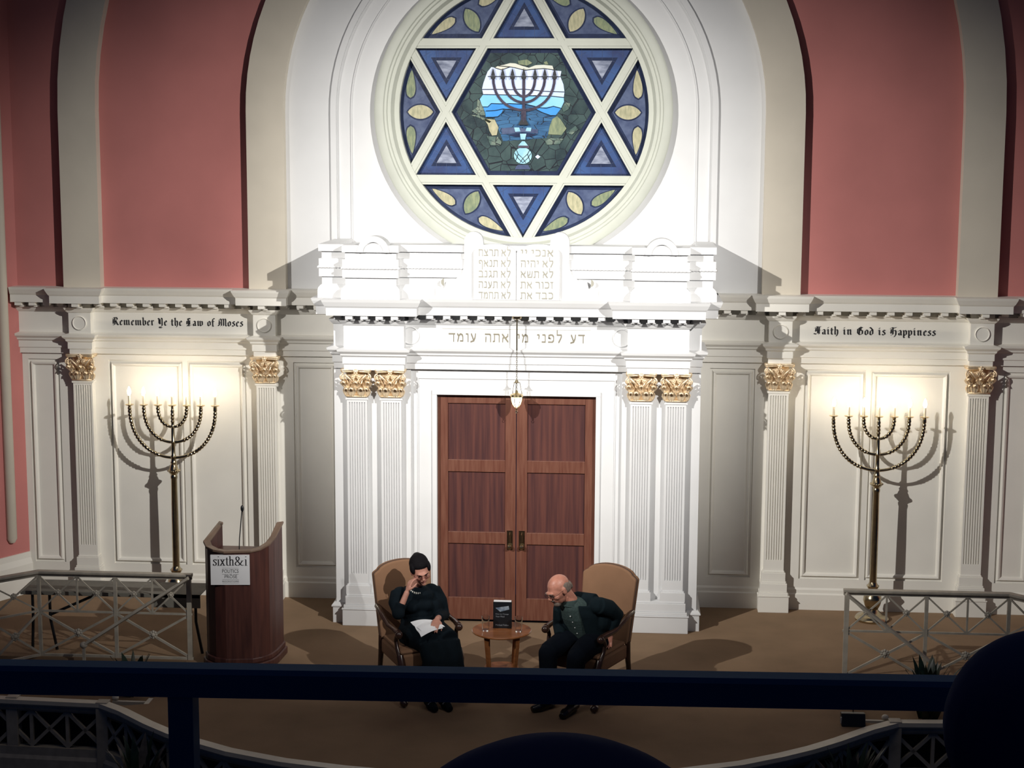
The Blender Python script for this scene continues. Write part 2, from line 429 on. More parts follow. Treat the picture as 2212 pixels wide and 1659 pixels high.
# ------------------------------------------------------------------ lettering
lett_l = mat('pale_incised_lettering', (.34, .33, .28), .7)
lett_n = mat('grey_incised_lettering', (.22, .20, .15), .7)
def font_mesh(body, hebrew=False):
    c = bpy.data.curves.new('txt', 'FONT'); c.body = body[::-1] if hebrew else body; c.resolution_u = 3; c.extrude = .02
    o = bpy.data.objects.new('txt', c); COL.objects.link(o)
    dg = bpy.context.evaluated_depsgraph_get(); me = bpy.data.meshes.new_from_object(o.evaluated_get(dg))
    bpy.data.objects.remove(o); return me
def lettering(name, body, x0, x1, z0, z1, y, mt, parent, hebrew=False, fn=None, label=None, thick=.002):
    me = font_mesh(body, hebrew); xs = [v.co.x for v in me.vertices]; ys = [v.co.y for v in me.vertices]
    a, c, d, e = min(xs), max(xs), min(ys), max(ys)
    bm = bmesh.new(); bm.from_mesh(me)
    for v in bm.verts: v.co = Vector((x0+(v.co.x-a)/(c-a)*(x1-x0), y-(thick if v.co.z > 0 else -.0005), z0+(v.co.y-d)/(e-d)*(z1-z0)))
    if fn:
        for v in bm.verts: v.co = fn(v.co)
    bmesh.ops.recalc_face_normals(bm, faces=bm.faces)
    bm.to_mesh(me); bm.free(); me.materials.clear(); me.name = name
    return obj(name, me, mt, parent, label=label)
def nib_text(name, glyphs, text, x0, x1, zb, xh, y, mt, parent, nib, gap=.12, space=.55, label=None, thick=.002, fn=None):
    b = B(); cur = 0; polys = []
    for ch in text:
        if ch == ' ': cur += space; continue
        adv, strokes = glyphs[ch]
        for st in strokes:
            for (ax, az), (bx, bz) in zip(st[:-1], st[1:]):
                pts = [(cur+ax+nx, az+nz) for nx, nz in nib]+[(cur+bx+nx, bz+nz) for nx, nz in nib]
                polys.append(hull(pts))
        cur += adv+gap
    sc = (x1-x0)/cur
    for i, pl in enumerate(polys):
        t = y-thick-.00002*(i % 7)
        b.prism([(x0+px*sc, zb+pz*xh) for px, pz in pl], y, t, 'y', fn)
    return obj(name, b, mt, parent, label=label)
def hull(p):
    p = sorted(set(p)); 
    def half(q):
        r = []
        for a in q:
            while len(r) > 1 and (r[-1][0]-r[-2][0])*(a[1]-r[-2][1])-(r[-1][1]-r[-2][1])*(a[0]-r[-2][0]) <= 0: r.pop()
            r.append(a)
        return r[:-1]
    return half(p)+half(p[::-1])
def mn(x): return [(x-.10,.86),(x,.97),(x+.04,.80),(x+.04,.16),(x+.14,.05)]
BL = {
 'i': (.42, [mn(.12), [(.12,1.22),(.18,1.34)]]), 'n': (.78, [mn(.12), [(.18,.80),(.36,.95)], mn(.48)]),
 'm': (1.14, [mn(.12), [(.18,.8),(.36,.95)], mn(.48), [(.54,.8),(.72,.95)], mn(.84)]),
 'r': (.52, [mn(.12), [(.18,.82),(.34,.96),(.44,.84)]]),
 'a': (.62, [[(.05,.80),(.25,.95),(.42,.80),(.42,.14),(.52,.05)], [(.42,.55),(.12,.42),(.12,.15),(.25,.05),(.42,.2)]]),
 'b': (.62, [[(.02,1.5),(.10,1.4),(.10,.14),(.3,.02),(.48,.2),(.48,.75),(.34,.92),(.12,.75)]]),
 'd': (.62, [[(.02,1.42),(.16,1.36),(.47,.95),(.47,.2),(.28,.02),(.10,.15),(.10,.7),(.28,.92),(.46,.75)]]),
 'e': (.52, [[(.44,.14),(.28,.02),(.10,.18),(.10,.74),(.28,.95),(.43,.74),(.12,.45)]]),
 'f': (.46, [[(.46,1.40),(.30,1.5),(.16,1.3),(.16,.06),(.28,-.04)], [(0,.88),(.40,.88)]]),
 'h': (.62, [[(.02,1.5),(.10,1.4),(.10,.14),(.2,.04)], [(.12,.8),(.32,.95),(.47,.78),(.47,.12),(.30,-.26)]]),
 'l': (.36, [[(.02,1.5),(.10,1.4),(.10,.14),(.22,.03)]]),
 'o': (.60, [[(.10,.75),(.10,.2),(.28,.03),(.47,.2),(.47,.75),(.28,.95),(.10,.75)]]),
 'p': (.62, [[(.0,.92),(.10,.8),(.10,-.35),(.22,-.42)], [(.12,.8),(.3,.95),(.47,.75),(.47,.2),(.3,.03),(.12,.15)]]),
 's': (.54, [[(.45,.84),(.25,.95),(.10,.75),(.42,.38),(.42,.15),(.22,.02),(.03,.16)]]),
 't': (.42, [[(.10,1.22),(.12,1.1),(.12,.15),(.28,.03)], [(-.02,.88),(.34,.88)]]),
 'w': (1.0, [mn(.12), mn(.46), [(.72,.92),(.84,.78),(.84,.2),(.66,.03),(.52,.1)]]),
 'R': (1.05, [[(.0,1.25),(.18,1.42),(.38,1.42),(.38,.1),(.08,.02)], [(.12,1.15),(.12,.25)], [(.0,.62),(.3,.70)], [(.38,1.42),(.66,1.44),(.80,1.15),(.55,.80),(.38,.74)], [(.55,.8),(.78,.15),(.98,.03)]]),
 'Y': (.85, [[(.0,1.4),(.14,1.3),(.14,.5),(.35,.3),(.62,.5)], [(.52,1.46),(.64,1.3),(.64,.0),(.42,-.28),(.10,-.3)], [(.30,1.2),(.30,.4)], [(.15,-.42),(.6,-.42)]]),
 'L': (.92, [[(.42,1.46),(.20,1.38),(.34,1.18),(.34,.15),(.08,.04),(.60,.03),(.86,.20)], [(.42,1.46),(.66,1.36)], [(.10,.95),(.10,.35)], [(.54,1.05),(.54,.22)]]),
 'M': (1.35, [[(.05,1.15),(.25,1.42),(.46,1.3),(.46,.12),(.30,.02)], [(.12,1.1),(.12,.2),(0,.08),(-.08,.2)], [(.46,1.25),(.70,1.45),(.82,1.25),(.82,.12),(.70,.02)], [(.82,1.25),(1.04,1.45),(1.16,1.25),(1.16,.14),(1.28,.03)], [(.0,.62),(.42,.7)]]),
 'F': (.95, [[(.05,1.2),(.28,1.44),(.55,1.36),(.88,1.46)], [(.40,1.40),(.46,.25),(.22,.04),(-.1,.16)], [(.18,1.15),(.18,.55)], [(.08,.74),(.80,.76)], [(.66,1.3),(.66,.1)]]),
 'G': (1.0, [[(.80,1.34),(.48,1.46),(.12,1.1),(.12,.4),(.42,.03),(.80,.2),(.80,.78),(.52,.92)], [(.36,1.3),(.36,.2)], [(.56,1.35),(.56,.8)]]),
 'H': (1.0, [[(.0,1.2),(.20,1.44),(.50,1.36),(.84,1.46)], [(.36,1.42),(.38,.2),(.14,.03)], [(.12,1.1),(.12,.35)], [(0,.6),(.3,.66)], [(.40,.8),(.64,.95),(.80,.78),(.80,.12),(.60,-.28)]]),
}
nb = .115; ca, sa = math.cos(math.radians(38)), math.sin(math.radians(38))
nib40 = [(-nb*ca-.012*sa, -nb*sa+.012*ca), (-nb*ca+.012*sa, -nb*sa-.012*ca), (nb*ca+.012*sa, nb*sa-.012*ca), (nb*ca-.012*sa, nb*sa+.012*ca)]
nib_text('inscription', BL, 'Remember Ye the Law of Moses', -4.125, -2.785, 2.778, .052, -.0005, ink, INS[-1], nib40, label='black blackletter inscription')
nib_text('inscription', BL, 'Faith in God is Happiness', 2.862, 4.035, 2.772, .052, -.0005, ink, INS[1], nib40, label='black blackletter inscription')

HB = {
 'א': (.72, [[(.05,.92),(.68,.05)], [(.65,.92),(.65,.72),(.45,.5)], [(.25,.62),(.10,.42),(.08,.05)]]),
 'ב': (.76, [[(.08,.92),(.5,.92),(.6,.8),(.6,.08)], [(.03,.08),(.75,.08)]]), 'ג': (.52, [[(.12,.92),(.35,.92),(.4,.8),(.4,.35),(.5,.05)], [(.38,.3),(.1,.05)]]),
 'ד': (.70, [[(.03,.92),(.68,.92)], [(.55,.9),(.55,.05)]]), 'ה': (.70, [[(.05,.92),(.55,.92),(.64,.8),(.64,.05)], [(.12,.55),(.10,.05)]]),
 'ו': (.34, [[(.08,.92),(.25,.92),(.28,.8),(.28,.05)]]), 'ז': (.38, [[(.02,.92),(.35,.92)], [(.2,.9),(.22,.05)]]),
 'ח': (.72, [[(.03,.92),(.6,.92),(.66,.8),(.66,.05)], [(.10,.9),(.10,.05)]]), 'י': (.30, [[(.05,.92),(.2,.92),(.24,.8),(.2,.5)]]),
 'כ': (.66, [[(.05,.92),(.45,.92),(.6,.75),(.6,.25),(.45,.08),(.05,.08)]]), 'ל': (.62, [[(.1,1.4),(.1,.92),(.55,.92),(.58,.75),(.45,.4),(.28,.05)]]),
 'מ': (.72, [[(.05,.92),(.2,.65),(.08,.05)], [(.2,.7),(.4,.92),(.6,.8),(.65,.6),(.65,.08),(.38,.08)]]), 'נ': (.46, [[(.1,.92),(.32,.92),(.38,.8),(.38,.08),(.03,.08)]]),
 'ע': (.62, [[(.08,.92),(.2,.6),(.35,.1)], [(.55,.92),(.5,.5),(.35,.12),(.02,.0)]]), 'פ': (.68, [[(.1,.55),(.08,.85),(.3,.93),(.5,.9),(.62,.7),(.62,.25),(.48,.08),(.05,.08)], [(.1,.55),(.28,.5)]]),
 'ף': (.66, [[(.1,.55),(.08,.85),(.3,.93),(.5,.9),(.6,.7),(.6,-.35)], [(.1,.55),(.28,.5)]]), 'צ': (.68, [[(.08,.92),(.6,.08)], [(.6,.92),(.58,.65),(.35,.52)], [(.03,.08),(.66,.08)]]),
 'ר': (.64, [[(.05,.92),(.45,.92),(.58,.8),(.6,.05)]]), 'ש': (.84, [[(.08,.92),(.15,.08),(.7,.08),(.8,.92)], [(.43,.92),(.43,.5),(.18,.3)]]),
 'ת': (.74, [[(.08,.92),(.6,.92),(.68,.8),(.68,.05)], [(.15,.9),(.15,.1),(.0,.06)]]),
}
nibv = [(-.045, -.085), (.045, -.085), (.045, .085), (-.045, .085)]
# ================================================================== THE ARK (central shrine)
ark = empty('torah_ark', (0, -.4, 0), 'tall white carved shrine with wooden double doors, paired gilt-capital pilasters and stone tablets on top', 'shrine')
A = -.81; RS = -.94
apath = [(-1.734, .0), (-1.734, A), (-1.615, A), (-1.615, RS), (-1.045, RS), (-1.045, A), (1.045, A), (1.045, RS), (1.615, RS), (1.615, A), (1.734, A), (1.734, .0)]
b = B()
b.box(-1.734, -1.0, A, 0, 0, 2.475); b.box(1.0, 1.734, A, 0, 0, 2.475)
b.box(-1.0, -.755, -.765, 0, 0, 2.238); b.box(.755, 1.0, -.765, 0, 0, 2.238); b.box(-1.0, 1.0, -.765, 0, 2.238, 2.475)
b.box(-1.70, 1.70, A+.03, 0, 2.475, 3.16)
obj('body', b, white, ark)
b = B()   # architrave round the doorway
for x0, x1 in ((-.80, -.755), (.755, .80)): b.box(x0, x1, -.785, -.76, 0, 2.238)
b.box(-.80, .80, -.785, -.76, 2.238, 2.285)
for s_ in (-1, 1): b.box(s_*.93, s_*.942, -.775, -.76, .2, 2.40)
b.box(-.94, .94, -.775, -.76, 2.39, 2.40)
obj('door_surround', b, white, ark, bevel=.004)
PRF = [(-.04, 0), (.0, 0), (.0, .155), (.012, .16), (.012, .172), (-.01, .20), (-.04, .20)]
for pth_ in (apath[:2]+[(-1.0, A)], [(1.0, A)]+apath[-2:]): obj('plinth', B().sweep(pth_, [(o_+.03, z) for o_, z in PRF]), white, ark)
obj('entablature', B().sweep(apath, ENT), white, ark)
d = B(); dentils(d, apath); obj('dentil_course', d, white, ark)
for cx in (-1.0, .99):
    obj('roundel', B().lathe([(.085, 0), (.085, -.012), (.079, -.016), (.072, -.006), (.0, -.004)], (cx-.0, A, 2.805), 32, 'y'), white, ark, smooth=True)
# pale scored lines of the frieze
sl = B()
sl.box(-.70, .70, A-.002, A, 2.872, 2.875)
obj('frieze_line', sl, lett_l, ark)
nib_text('inscription', HB, 'דע לפני מי אתה עומד'[::-1], -.637, .662, 2.752, .080, A-.0005, lett_n, ark, nibv, gap=.24, space=.75, label='grey Hebrew inscription')
# pilasters of the ark
for s_ in (-1, 1):

    bs = B(); x0, x1 = (-1.655, -1.045) if s_ < 0 else (1.035, 1.655)
    bs.box(x0, x1, -.94, A, 0, .158); bs.box(x0-.008, x1+.008, -.948, A, .158, .170); bs.box(x0+.01, x1-.01, -.93, A, .170, .20)
    bs.box(x0+.025, x1-.025, -.915, A, .20, .285); bs.box(x0+.035, x1-.035, -.905, A, .285, .30)
    pd = obj('pedestal', bs, white, ark, bevel=.004)
    for cx in (1.178, 1.504):
        c0 = s_*cx
        b2 = at_xyz(shaft_mesh(.193, .40, 2.225, .07, .50, 2.17), c0, -.88, 0)
        b2.box(c0-.118, c0+.118, -.90, A, .30, .385); b2.box(c0-.108, c0+.108, -.89, A, .385, .40)
        po = obj('pilaster', b2, white, ark)
        co = bpy.data.objects.new('capital', cap_me); COL.objects.link(co); co.parent = po; co.location = (c0, -.88, 2.222)
        co['label'] = 'gilded leafy capital'
# attic
tpath = [(-1.734, 0), (-1.734, A), (-1.49, A), (-1.49, RS), (-1.19, RS), (-1.19, A), (1.19, A), (1.19, RS), (1.49, RS), (1.49, A), (1.734, A), (1.734, 0)]
AT = [(-.05, 3.15), (.125, 3.15), (.125, 3.235), (.118, 3.262), (.098, 3.285), (.088, 3.29), (.088, 3.36), (.112, 3.364), (.112, 3.44), (.112, 3.532),
      (.088, 3.537), (.088, 3.597), (.115, 3.60), (.115, 3.665), (-.05, 3.665)]
obj('attic', B().sweep(tpath, AT), white, ark)
obj('attic_core', B().box(-1.72, 1.72, A+.02, 0, 3.10, 3.63), white, ark)
rope = B(); off = .116
def offs(path, o_):
    b3 = B(); b3.sweep(path, [(o_, 0), (o_, .001), (o_+.001, 0)]); return [Vector(b3.v[i*3]) for i in range(len(path))]
rp = offs(tpath, off); pts = []; rr = []
for a_, c_ in zip(rp[:-1], rp[1:]):
    L_ = (c_-a_).length; n = max(2, int(L_/.011))
    for i in range(n): pts.append(a_.lerp(c_, i/n)+Vector((0, 0, 3.452))); rr.append(.010+.0035*math.sin(len(pts)*PI/1.5))
rope.tube(pts, rr, 8); obj('rope_moulding', rope, white, ark, smooth=True)
for cx in (-1.31, 1.345):     # half-round crests
    b = B(); n = 20; zc = 3.60
    ring = []
    for i in range(n+1):
        a_ = PI*i/n; c_, s2 = math.cos(a_), math.sin(a_)
        ring.append([(cx+.095*c_, -1.065, zc+.095*s2), (cx+.15*c_, -1.065, zc+.15*s2), (cx+.15*c_, -.86, zc+.15*s2), (cx+.095*c_, -.86, zc+.095*s2)])
    b.loft(ring); b.prism([(cx+.1*math.cos(PI*i/n), zc+.1*math.sin(PI*i/n)) for i in range(n+1)], -1.045, -.88, 'y')
    obj('crest', b, white, ark)
# central tablet surround with horns
def surround():
    L_ = [(-.745,3.15),(-.745,3.27),(-.66,3.27)]
    for i in range(7):
        t = i/6; L_.append((-.66+.16*math.sin(t*PI/2)+.015, 3.335+.12*(1-math.cos(t*PI/2))))
    L_ += [(-.478, 3.50), (-.478, 3.71)]
    for i in range(1, 12): a_ = PI-PI*i/12; L_.append((-.389+.089*math.cos(a_), 3.705+.089*math.sin(a_)))
    L_ += [(-.300, 3.70), (-.300, 3.672), (-.12, 3.655), (.0, 3.65)]
    return L_+[(-x+.02, z) for x, z in L_[::-1]]
b = B().prism(surround(), -.955, -.86, 'y'); srd = obj('tablet_surround', b, white, ark, bevel=.006)
for cx in (-.665, .70): obj('scroll_mark', B().prism([(cx+(.028*math.cos(PI/2+PI*i/10))*(1 if cx < 0 else -1), 3.325+.033*math.sin(PI/2+PI*i/10)) for i in range(11)], -.96, -.954, 'y'), lett_l, srd)
b = B()
def tablet(x0, x1):
    cx = (x0+x1)/2; p = [(x0, 3.165), (x1, 3.165), (x1, 3.60)]
    for i in range(1, 14): a_ = PI*i/14; p.append((cx+(x1-x0)/2*math.cos(a_), 3.60+.085*math.sin(a_)))
    return p+[(x0, 3.60)]
TX = ((-.385, .010), (.012, .412))
for k, (x0, x1) in enumerate(TX):
    tb = obj('tablet', B().prism(tablet(x0, x1-.001), -.992, -.94, 'y'), white, ark, bevel=.004)
    rows = [['לא תרצח', 'לא תנאף', 'לא תגנב', 'לא תענה', 'לא תחמד'], ['אנכי יי', 'לא יהיה', 'לא תשא', 'זכור את', 'כבד את']][k]
    xa, xb = ((-.338, -.045), (.052, .352))[k]
    for i, t in enumerate(rows):
        z0 = 3.573-.0985*i
        nib_text('lettering', HB, t[::-1], xa, xb+.012, z0, .062, -.9925, lett_l, tb, nibv, gap=.20, space=.35)
# doors
for s_ in (-1, 1):
    b = B(); X = lambda a_, c_: sorted((s_*a_, s_*c_))
    def st(a_, c_, z0, z1, y0=-.725, y1=-.69): x0, x1 = X(a_, c_); b.box(x0, x1, y0, y1, z0, z1)
    st(.003, .105, .03, 2.238); st(.655, .755, .03, 2.238)
    for z0, z1 in ((2.15, 2.238), (1.487, 1.605), (.783, .90), (.03, .25)): st(.105, .655, z0, z1)
    dr = obj('door_leaf', b, door_w, ark, bevel=.004)
    for z0, z1 in ((1.605, 2.15), (.90, 1.487), (.25, .783)):
        x0, x1 = X(.105, .655); obj('door_panel', B().box(x0, x1, -.708, -.695, z0, z1), door_p, dr)
    hb = B(); x0, x1 = X(.03, .085); hb.box(x0, x1, -.731, -.724, .73, .92)
    hb.lathe([(.0, -.055), (.018, -.05), (.024, -.035), (.018, -.02), (.008, -.012), (.008, 0)], (s_*.058, -.728, .765), 16, 'y')
    hb.tube([(s_*.058, -.73, .90), (s_*.058, -.762, .885), (s_*.058, -.762, .82), (s_*.058, -.73, .81)], .006, 8)
    obj('door_handle', hb, brass, dr, smooth=True)

# eternal light
lamp = empty('hanging_lamp', (.015, -.93, 2.99), 'small brass hanging lamp with lit white glass in front of the dark double doors', 'lamp')
LX, LY = .015, -.93
obj('ceiling_rose', B().lathe([(.0, 0), (.05, 0), (.045, -.02), (.012, -.035), (0, -.035)], (LX, LY, 3.01), 20), brass, lamp, smooth=True)
obj('rod', B().tube([(LX, LY, 2.98), (LX, LY, 2.69)], .007, 10), brass, lamp, smooth=True)
ch = B()
for i in range(20):
    z = 2.69-.0185*i; n = 10
    pts = [(LX+(.006*math.cos(2*PI*j/n) if i % 2 else 0), LY+(0 if i % 2 else .006*math.cos(2*PI*j/n)), z-.011+.012*math.sin(2*PI*j/n)) for j in range(n+1)]
    ch.tube(pts, .0022, 5)
obj('chain', ch, brass, lamp)
obj('crown', B().lathe([(0, .03), (.006, .03), (.02, .0), (.034, -.004), (0, -.004)], (LX, LY, 2.39), 16), brass, lamp, smooth=True)
for k in range(3):
    a_ = 2*PI*k/3+.4; obj('suspension_chain', B().tube([(LX+.03*math.cos(a_), LY+.03*math.sin(a_), 2.39), (LX+.055*math.cos(a_), LY+.055*math.sin(a_), 2.262)], .0025, 6), brass, lamp)
obj('collar', B().lathe([(.0, .03), (.012, .05), (.014, .03), (.06, .012), (.062, -.006), (.05, -.014), (0, -.014)], (LX, LY, 2.262), 24), brass2, lamp, smooth=True)
obj('glass_globe', B().lathe([(0, 0), (.05, 0), (.047, -.03), (.036, -.065), (.018, -.09), (0, -.098)], (LX, LY, 2.247), 24), lampg, lamp, smooth=True)
fr = B()
for k in range(6):
    a_ = 2*PI*k/6+.2; fr.tube([(LX+r_*math.cos(a_), LY+r_*math.sin(a_), z_) for r_, z_ in ((.053, 2.247), (.050, 2.215), (.039, 2.18), (.02, 2.155), (.003, 2.145))], .003, 6)
fr.lathe([(0, 0), (.008, -.004), (.010, -.016), (.004, -.026), (0, -.03)], (LX, LY, 2.148), 10)
obj('frame', fr, brass2, lamp, smooth=True)
pn = B(); pn.tube([(LX+.011*math.cos(2*PI*j/12), LY, 2.108+.011*math.sin(2*PI*j/12)) for j in range(13)], .003, 6); obj('ring', pn, brass, lamp)

# ================================================================== ROUND WINDOW
win = empty('window_1', (0, .05, ZW), kind='structure')
def ring(prof, n=96):
    rings = []
    for j in range(n):
        a_ = 2*PI*j/n; rings.append([(r*math.cos(a_), y, ZW+r*math.sin(a_)) for r, y in prof])
    rings.append(rings[0]); return B().loft(rings, True, False)
obj('window_frame', ring([(1.448, .03), (1.448, -.055), (1.43, -.07), (1.36, -.07), (1.35, -.05), (1.33, -.05), (1.32, -.03), (1.29, -.03), (1.275, .0), (1.265, .028), (1.216, .030), (1.216, .13), (1.448, .13)]), ringm, win, smooth=True)
brs = B(); aw = .047; cc = .657
for k in range(6):
    a_ = PI/6+k*PI/3; n_ = Vector((math.cos(a_), math.sin(a_))); t_ = Vector((-n_.y, n_.x)); hl = math.sqrt(1.24**2-cc**2); fy = .045+.0008*k
    pp = [n_*(cc-aw)-t_*hl, n_*(cc-aw)+t_*hl, n_*(cc+aw)+t_*hl, n_*(cc+aw)-t_*hl]
    bb = B().prism([(p.x, ZW+p.y) for p in pp], fy, .11, 'y')
    pp = [n_*(cc-aw*.55)-t_*hl, n_*(cc-aw*.55)+t_*hl, n_*(cc+aw*.55)+t_*hl, n_*(cc+aw*.55)-t_*hl]
    bb.prism([(p.x, ZW+p.y) for p in pp], .037+.0008*k, fy+.002, 'y')
    obj('star_bar', bb, ringm, win)
def gl(name, col, col2, em=.10, sc=8, st=None, cells=0): return mat(name, col, .3, cells=cells, var=.3, scale=sc, col2=col2, emit=col, estr=em, stretch=st, bump=.15, bscale=25)
g_navy = gl('navy_glass', (.016, .026, .070), (.008, .014, .04))
g_blue = gl('blue_glass', (.04, .085, .22), (.03, .04, .11), sc=4)
g_slate = gl('slate_blue_glass', (.085, .11, .19), (.04, .055, .12), sc=14)
g_grey = gl('marbled_grey_glass', (.30, .33, .42), (.07, .085, .14), .12, 9, (1, 1, 2.5))
g_oliv = gl('olive_glass', (.24, .27, .16), (.12, .16, .11), .12, 16, (3, 3, 1))
g_crea = gl('cream_glass', (.44, .41, .27), (.26, .26, .17), .12, 14, (3, 3, 1))
g_gren = gl('dark_green_glass', (.012, .022, .030), (.045, .075, .075), .12, 5, cells=9)
g_sage = gl('sage_glass', (.26, .30, .23), (.06, .10, .09), .2, 7, cells=14)
g_lilac = gl('lit_lilac_glass', (.52, .58, .76), (.40, .54, .76), .42, 3)
g_cr2 = gl('lit_cream_glass', (.62, .59, .48), (.48, .52, .48), .35, 4)
g_sky = gl('lit_pale_blue_glass', (.16, .42, .70), (.28, .52, .74), .42, 3)
g_sea = gl('lit_blue_glass', (.035, .20, .50), (.07, .28, .58), .45, 4)
g_deep = gl('deep_sea_glass', (.018, .06, .14), (.04, .12, .24), .2, 5, (1, 1, 3.5), cells=8)
g_turq = gl('lit_turquoise_glass', (.30, .50, .58), (.16, .36, .46), .35, 12)
g_mauve = gl('mauve_brown_glass', (.085, .072, .10), (.05, .045, .07), .1, 30)
lead = mat('lead_came', (.012, .014, .02), .6)
def inset(pts, d):
    # inset a convex counter-clockwise polygon by d
    n = len(pts); L_ = []
    for i in range(n):
        a_, c_ = Vector(pts[i]), Vector(pts[(i+1) % n]); e = c_-a_
        if e.length < 1e-6: continue
        e.normalize(); nn = Vector((-e.y, e.x)); L_.append((nn, nn.dot(a_)+d))
    out = [Vector(p) for p in [(-9, -9), (9, -9), (9, 9), (-9, 9)]]
    for nn, dd in L_:
        res = []
        for i in range(len(out)):
            p, q = out[i], out[(i+1) % len(out)]; a_, c_ = nn.dot(p)-dd, nn.dot(q)-dd
            if a_ >= 0: res.append(p)
            if (a_ >= 0) != (c_ >= 0): res.append(p+(q-p)*(a_/(a_-c_)))
        out = res
        if len(out) < 3: return []
    r = []
    for p in out:
        if not r or (p-r[-1]).length > 1e-5: r.append(p)
    return [(p.x, p.y) for p in r]
def pane(name, pts, y, mt, parent, th=.004): return obj(name, B().prism([(x, ZW+z) for x, z in pts], y, y-th, 'y'), mt, parent)
def leadline(b, pts, y, w=.003):
    b.tube([(x, y, ZW+z) for x, z in pts], w, 5)
GY = .112; H1 = cc-aw; H2 = cc+aw
def rotp(x, z, a_): return (x*math.cos(a_)-z*math.sin(a_), x*math.sin(a_)+z*math.cos(a_))
for k in range(6):
    a_ = PI/6+k*PI/3     # star points
    tri = [(H2, -(2*H1-H2)/math.sqrt(3)), (2*H1, 0), (H2, (2*H1-H2)/math.sqrt(3))]
    P0 = [rotp(x, z, a_) for x, z in tri]
    root = pane('star_point_pane', P0, GY, g_navy, win)
    pane('blue_border_glass', inset(P0, .018), GY-.004, g_blue if k % 2 else g_blue, root)
    pane('dark_border_glass', inset(P0, .085), GY-.006, g_navy, root); pane('marbled_glass', inset(P0, .115), GY-.009, g_grey, root)
    lb = B()
    for i in range(3):
        A_, C_ = Vector(P0[i]), Vector(P0[(i+1) % 3]); e = (C_-A_).normalized(); nn = Vector((-e.y, e.x)); L_ = (C_-A_).length
        for j in range(1, 6):
            p = A_+e*L_*j/6; q = p+nn*.11; leadline(lb, [p, q], GY-.009, .0016)
    obj('lead_line', lb, g_slate, root)
    # outer segment between the star points
    a2 = k*PI/3
    R = 1.232; seg = [(H2*2/math.sqrt(3), 0)]
    # line n(30).p = H2 meets the circle
    th0 = math.acos(H2/R); angs = [(-PI/6+th0-0*PI)]
    lo = -(th0-PI/6); hi = th0-PI/6
    n = 16
    seg += [(R*math.cos(lo+(hi-lo)*i/n), R*math.sin(lo+(hi-lo)*i/n)) for i in range(n+1)]
    P1 = [rotp(x, z, a2) for x, z in seg]
    root = pane('petal_pane', P1, GY, g_navy, win); pane('slate_glass', inset(P1, .045), GY-.004, g_slate, root)
    def lens(cx, cz, L_, W, ang, tip=0.0, n=14):
        p = []
        for i in range(2*n):
            t = i/n
            if t <= 1: u = -1+2*t; v = -1
            else: u = 1-2*(t-1); v = 1
            ww = (1-u*u)**.8 if not tip else max(0, (1-u*u))**.55*(1-tip*u)
            q = rotp(u*L_/2, v*ww*W/2*(1 if not tip else .62), ang); p.append((cx+q[0], cz+q[1]))
        return p
    cols = [(g_crea, g_oliv, g_crea), (g_oliv, g_crea, g_oliv)][k % 2]
    if k == 0: cols = (g_crea, g_crea, g_crea)
    for i, (cx, cz, L_, W, an, tp) in enumerate(((1.105, .27, .27, .13, PI/2+.06, .55), (1.015, 0, .25, .135, 0, 0), (1.105, -.27, .27, .13, -PI/2-.06, .55))):
        p = [rotp(x, z, a2) for x, z in lens(cx, cz, L_*1.12, W*1.22, an, tp)]; pane('petal_border_glass', p, GY-.006, g_navy, root)
        p = [rotp(x, z, a2) for x, z in lens(cx, cz, L_, W, an, tp)]; pane('petal_glass', p, GY-.009, cols[i], root)
# middle hexagon with the pictured candelabrum
hexp = [rotp(H1*2/math.sqrt(3), 0, PI/3*i) for i in range(6)]
hx = pane('hexagon_pane', hexp, GY, g_navy, win)
pane('dark_landscape_glass', inset(hexp, .042), GY-.004, g_gren, hx)
def D(p): return [((x-862)/1210*1.006, -(y-813)/1210*1.006) for x, y in p]
def ccw(p):
    s_ = sum(p[i][0]*p[(i+1) % len(p)][1]-p[(i+1) % len(p)][0]*p[i][1] for i in range(len(p))); return p if s_ > 0 else p[::-1]
def sh(name, pts, lev, mt): return pane(name, ccw(D(pts)), GY-.008-.0022*lev, mt, hx, .004)
sh('sea_glass', [(385,700),(1330,690),(1300,770),(1230,870),(1180,1010),(1150,1070),(1130,1110),(620,1150),(560,1000),(520,880),(415,870),(400,810)], 0, g_deep)
sh('lilac_sky_glass', [(435,345),(480,292),(520,300),(600,325),(700,290),(870,330),(1000,315),(1100,308),(1215,330),(1300,338),(1288,400),(1325,490),(1338,575),(1100,570),(860,545),(640,555),(370,548),(385,480),(410,410)], 1, g_lilac)
sh('cream_cloud_glass', [(520,300),(560,278),(620,268),(700,246),(760,250),(830,275),(920,300),(1000,270),(1090,266),(1195,276),(1212,325),(1100,308),(1000,315),(870,328),(700,290),(600,325)], 2, g_cr2)
sh('pale_blue_sky_glass', [(370,548),(640,555),(860,548),(1100,570),(1338,578),(1330,640),(1180,625),(1000,615),(860,620),(640,612),(385,608)], 1, g_lilac)
sh('blue_sky_glass', [(385,608),(640,612),(860,620),(1180,625),(1330,640),(1334,690),(1300,765),(1210,742),(1060,760),(900,720),(700,715),(480,712),(440,752),(375,752),(345,662)], 1, g_sky)
sh('blue_water_glass', [(375,752),(440,752),(480,712),(700,717),(860,725),(860,770),(620,775),(590,850),(540,872),(415,872),(410,815)], 1, g_sea)
sh('blue_water_glass', [(1000,775),(1060,760),(1210,742),(1300,765),(1235,850),(1180,850),(1080,810)], 1, g_sea)
sh('blue_water_glass', [(620,775),(860,770),(1000,775),(1060,800),(900,800),(640,800)], 1, g_deep)
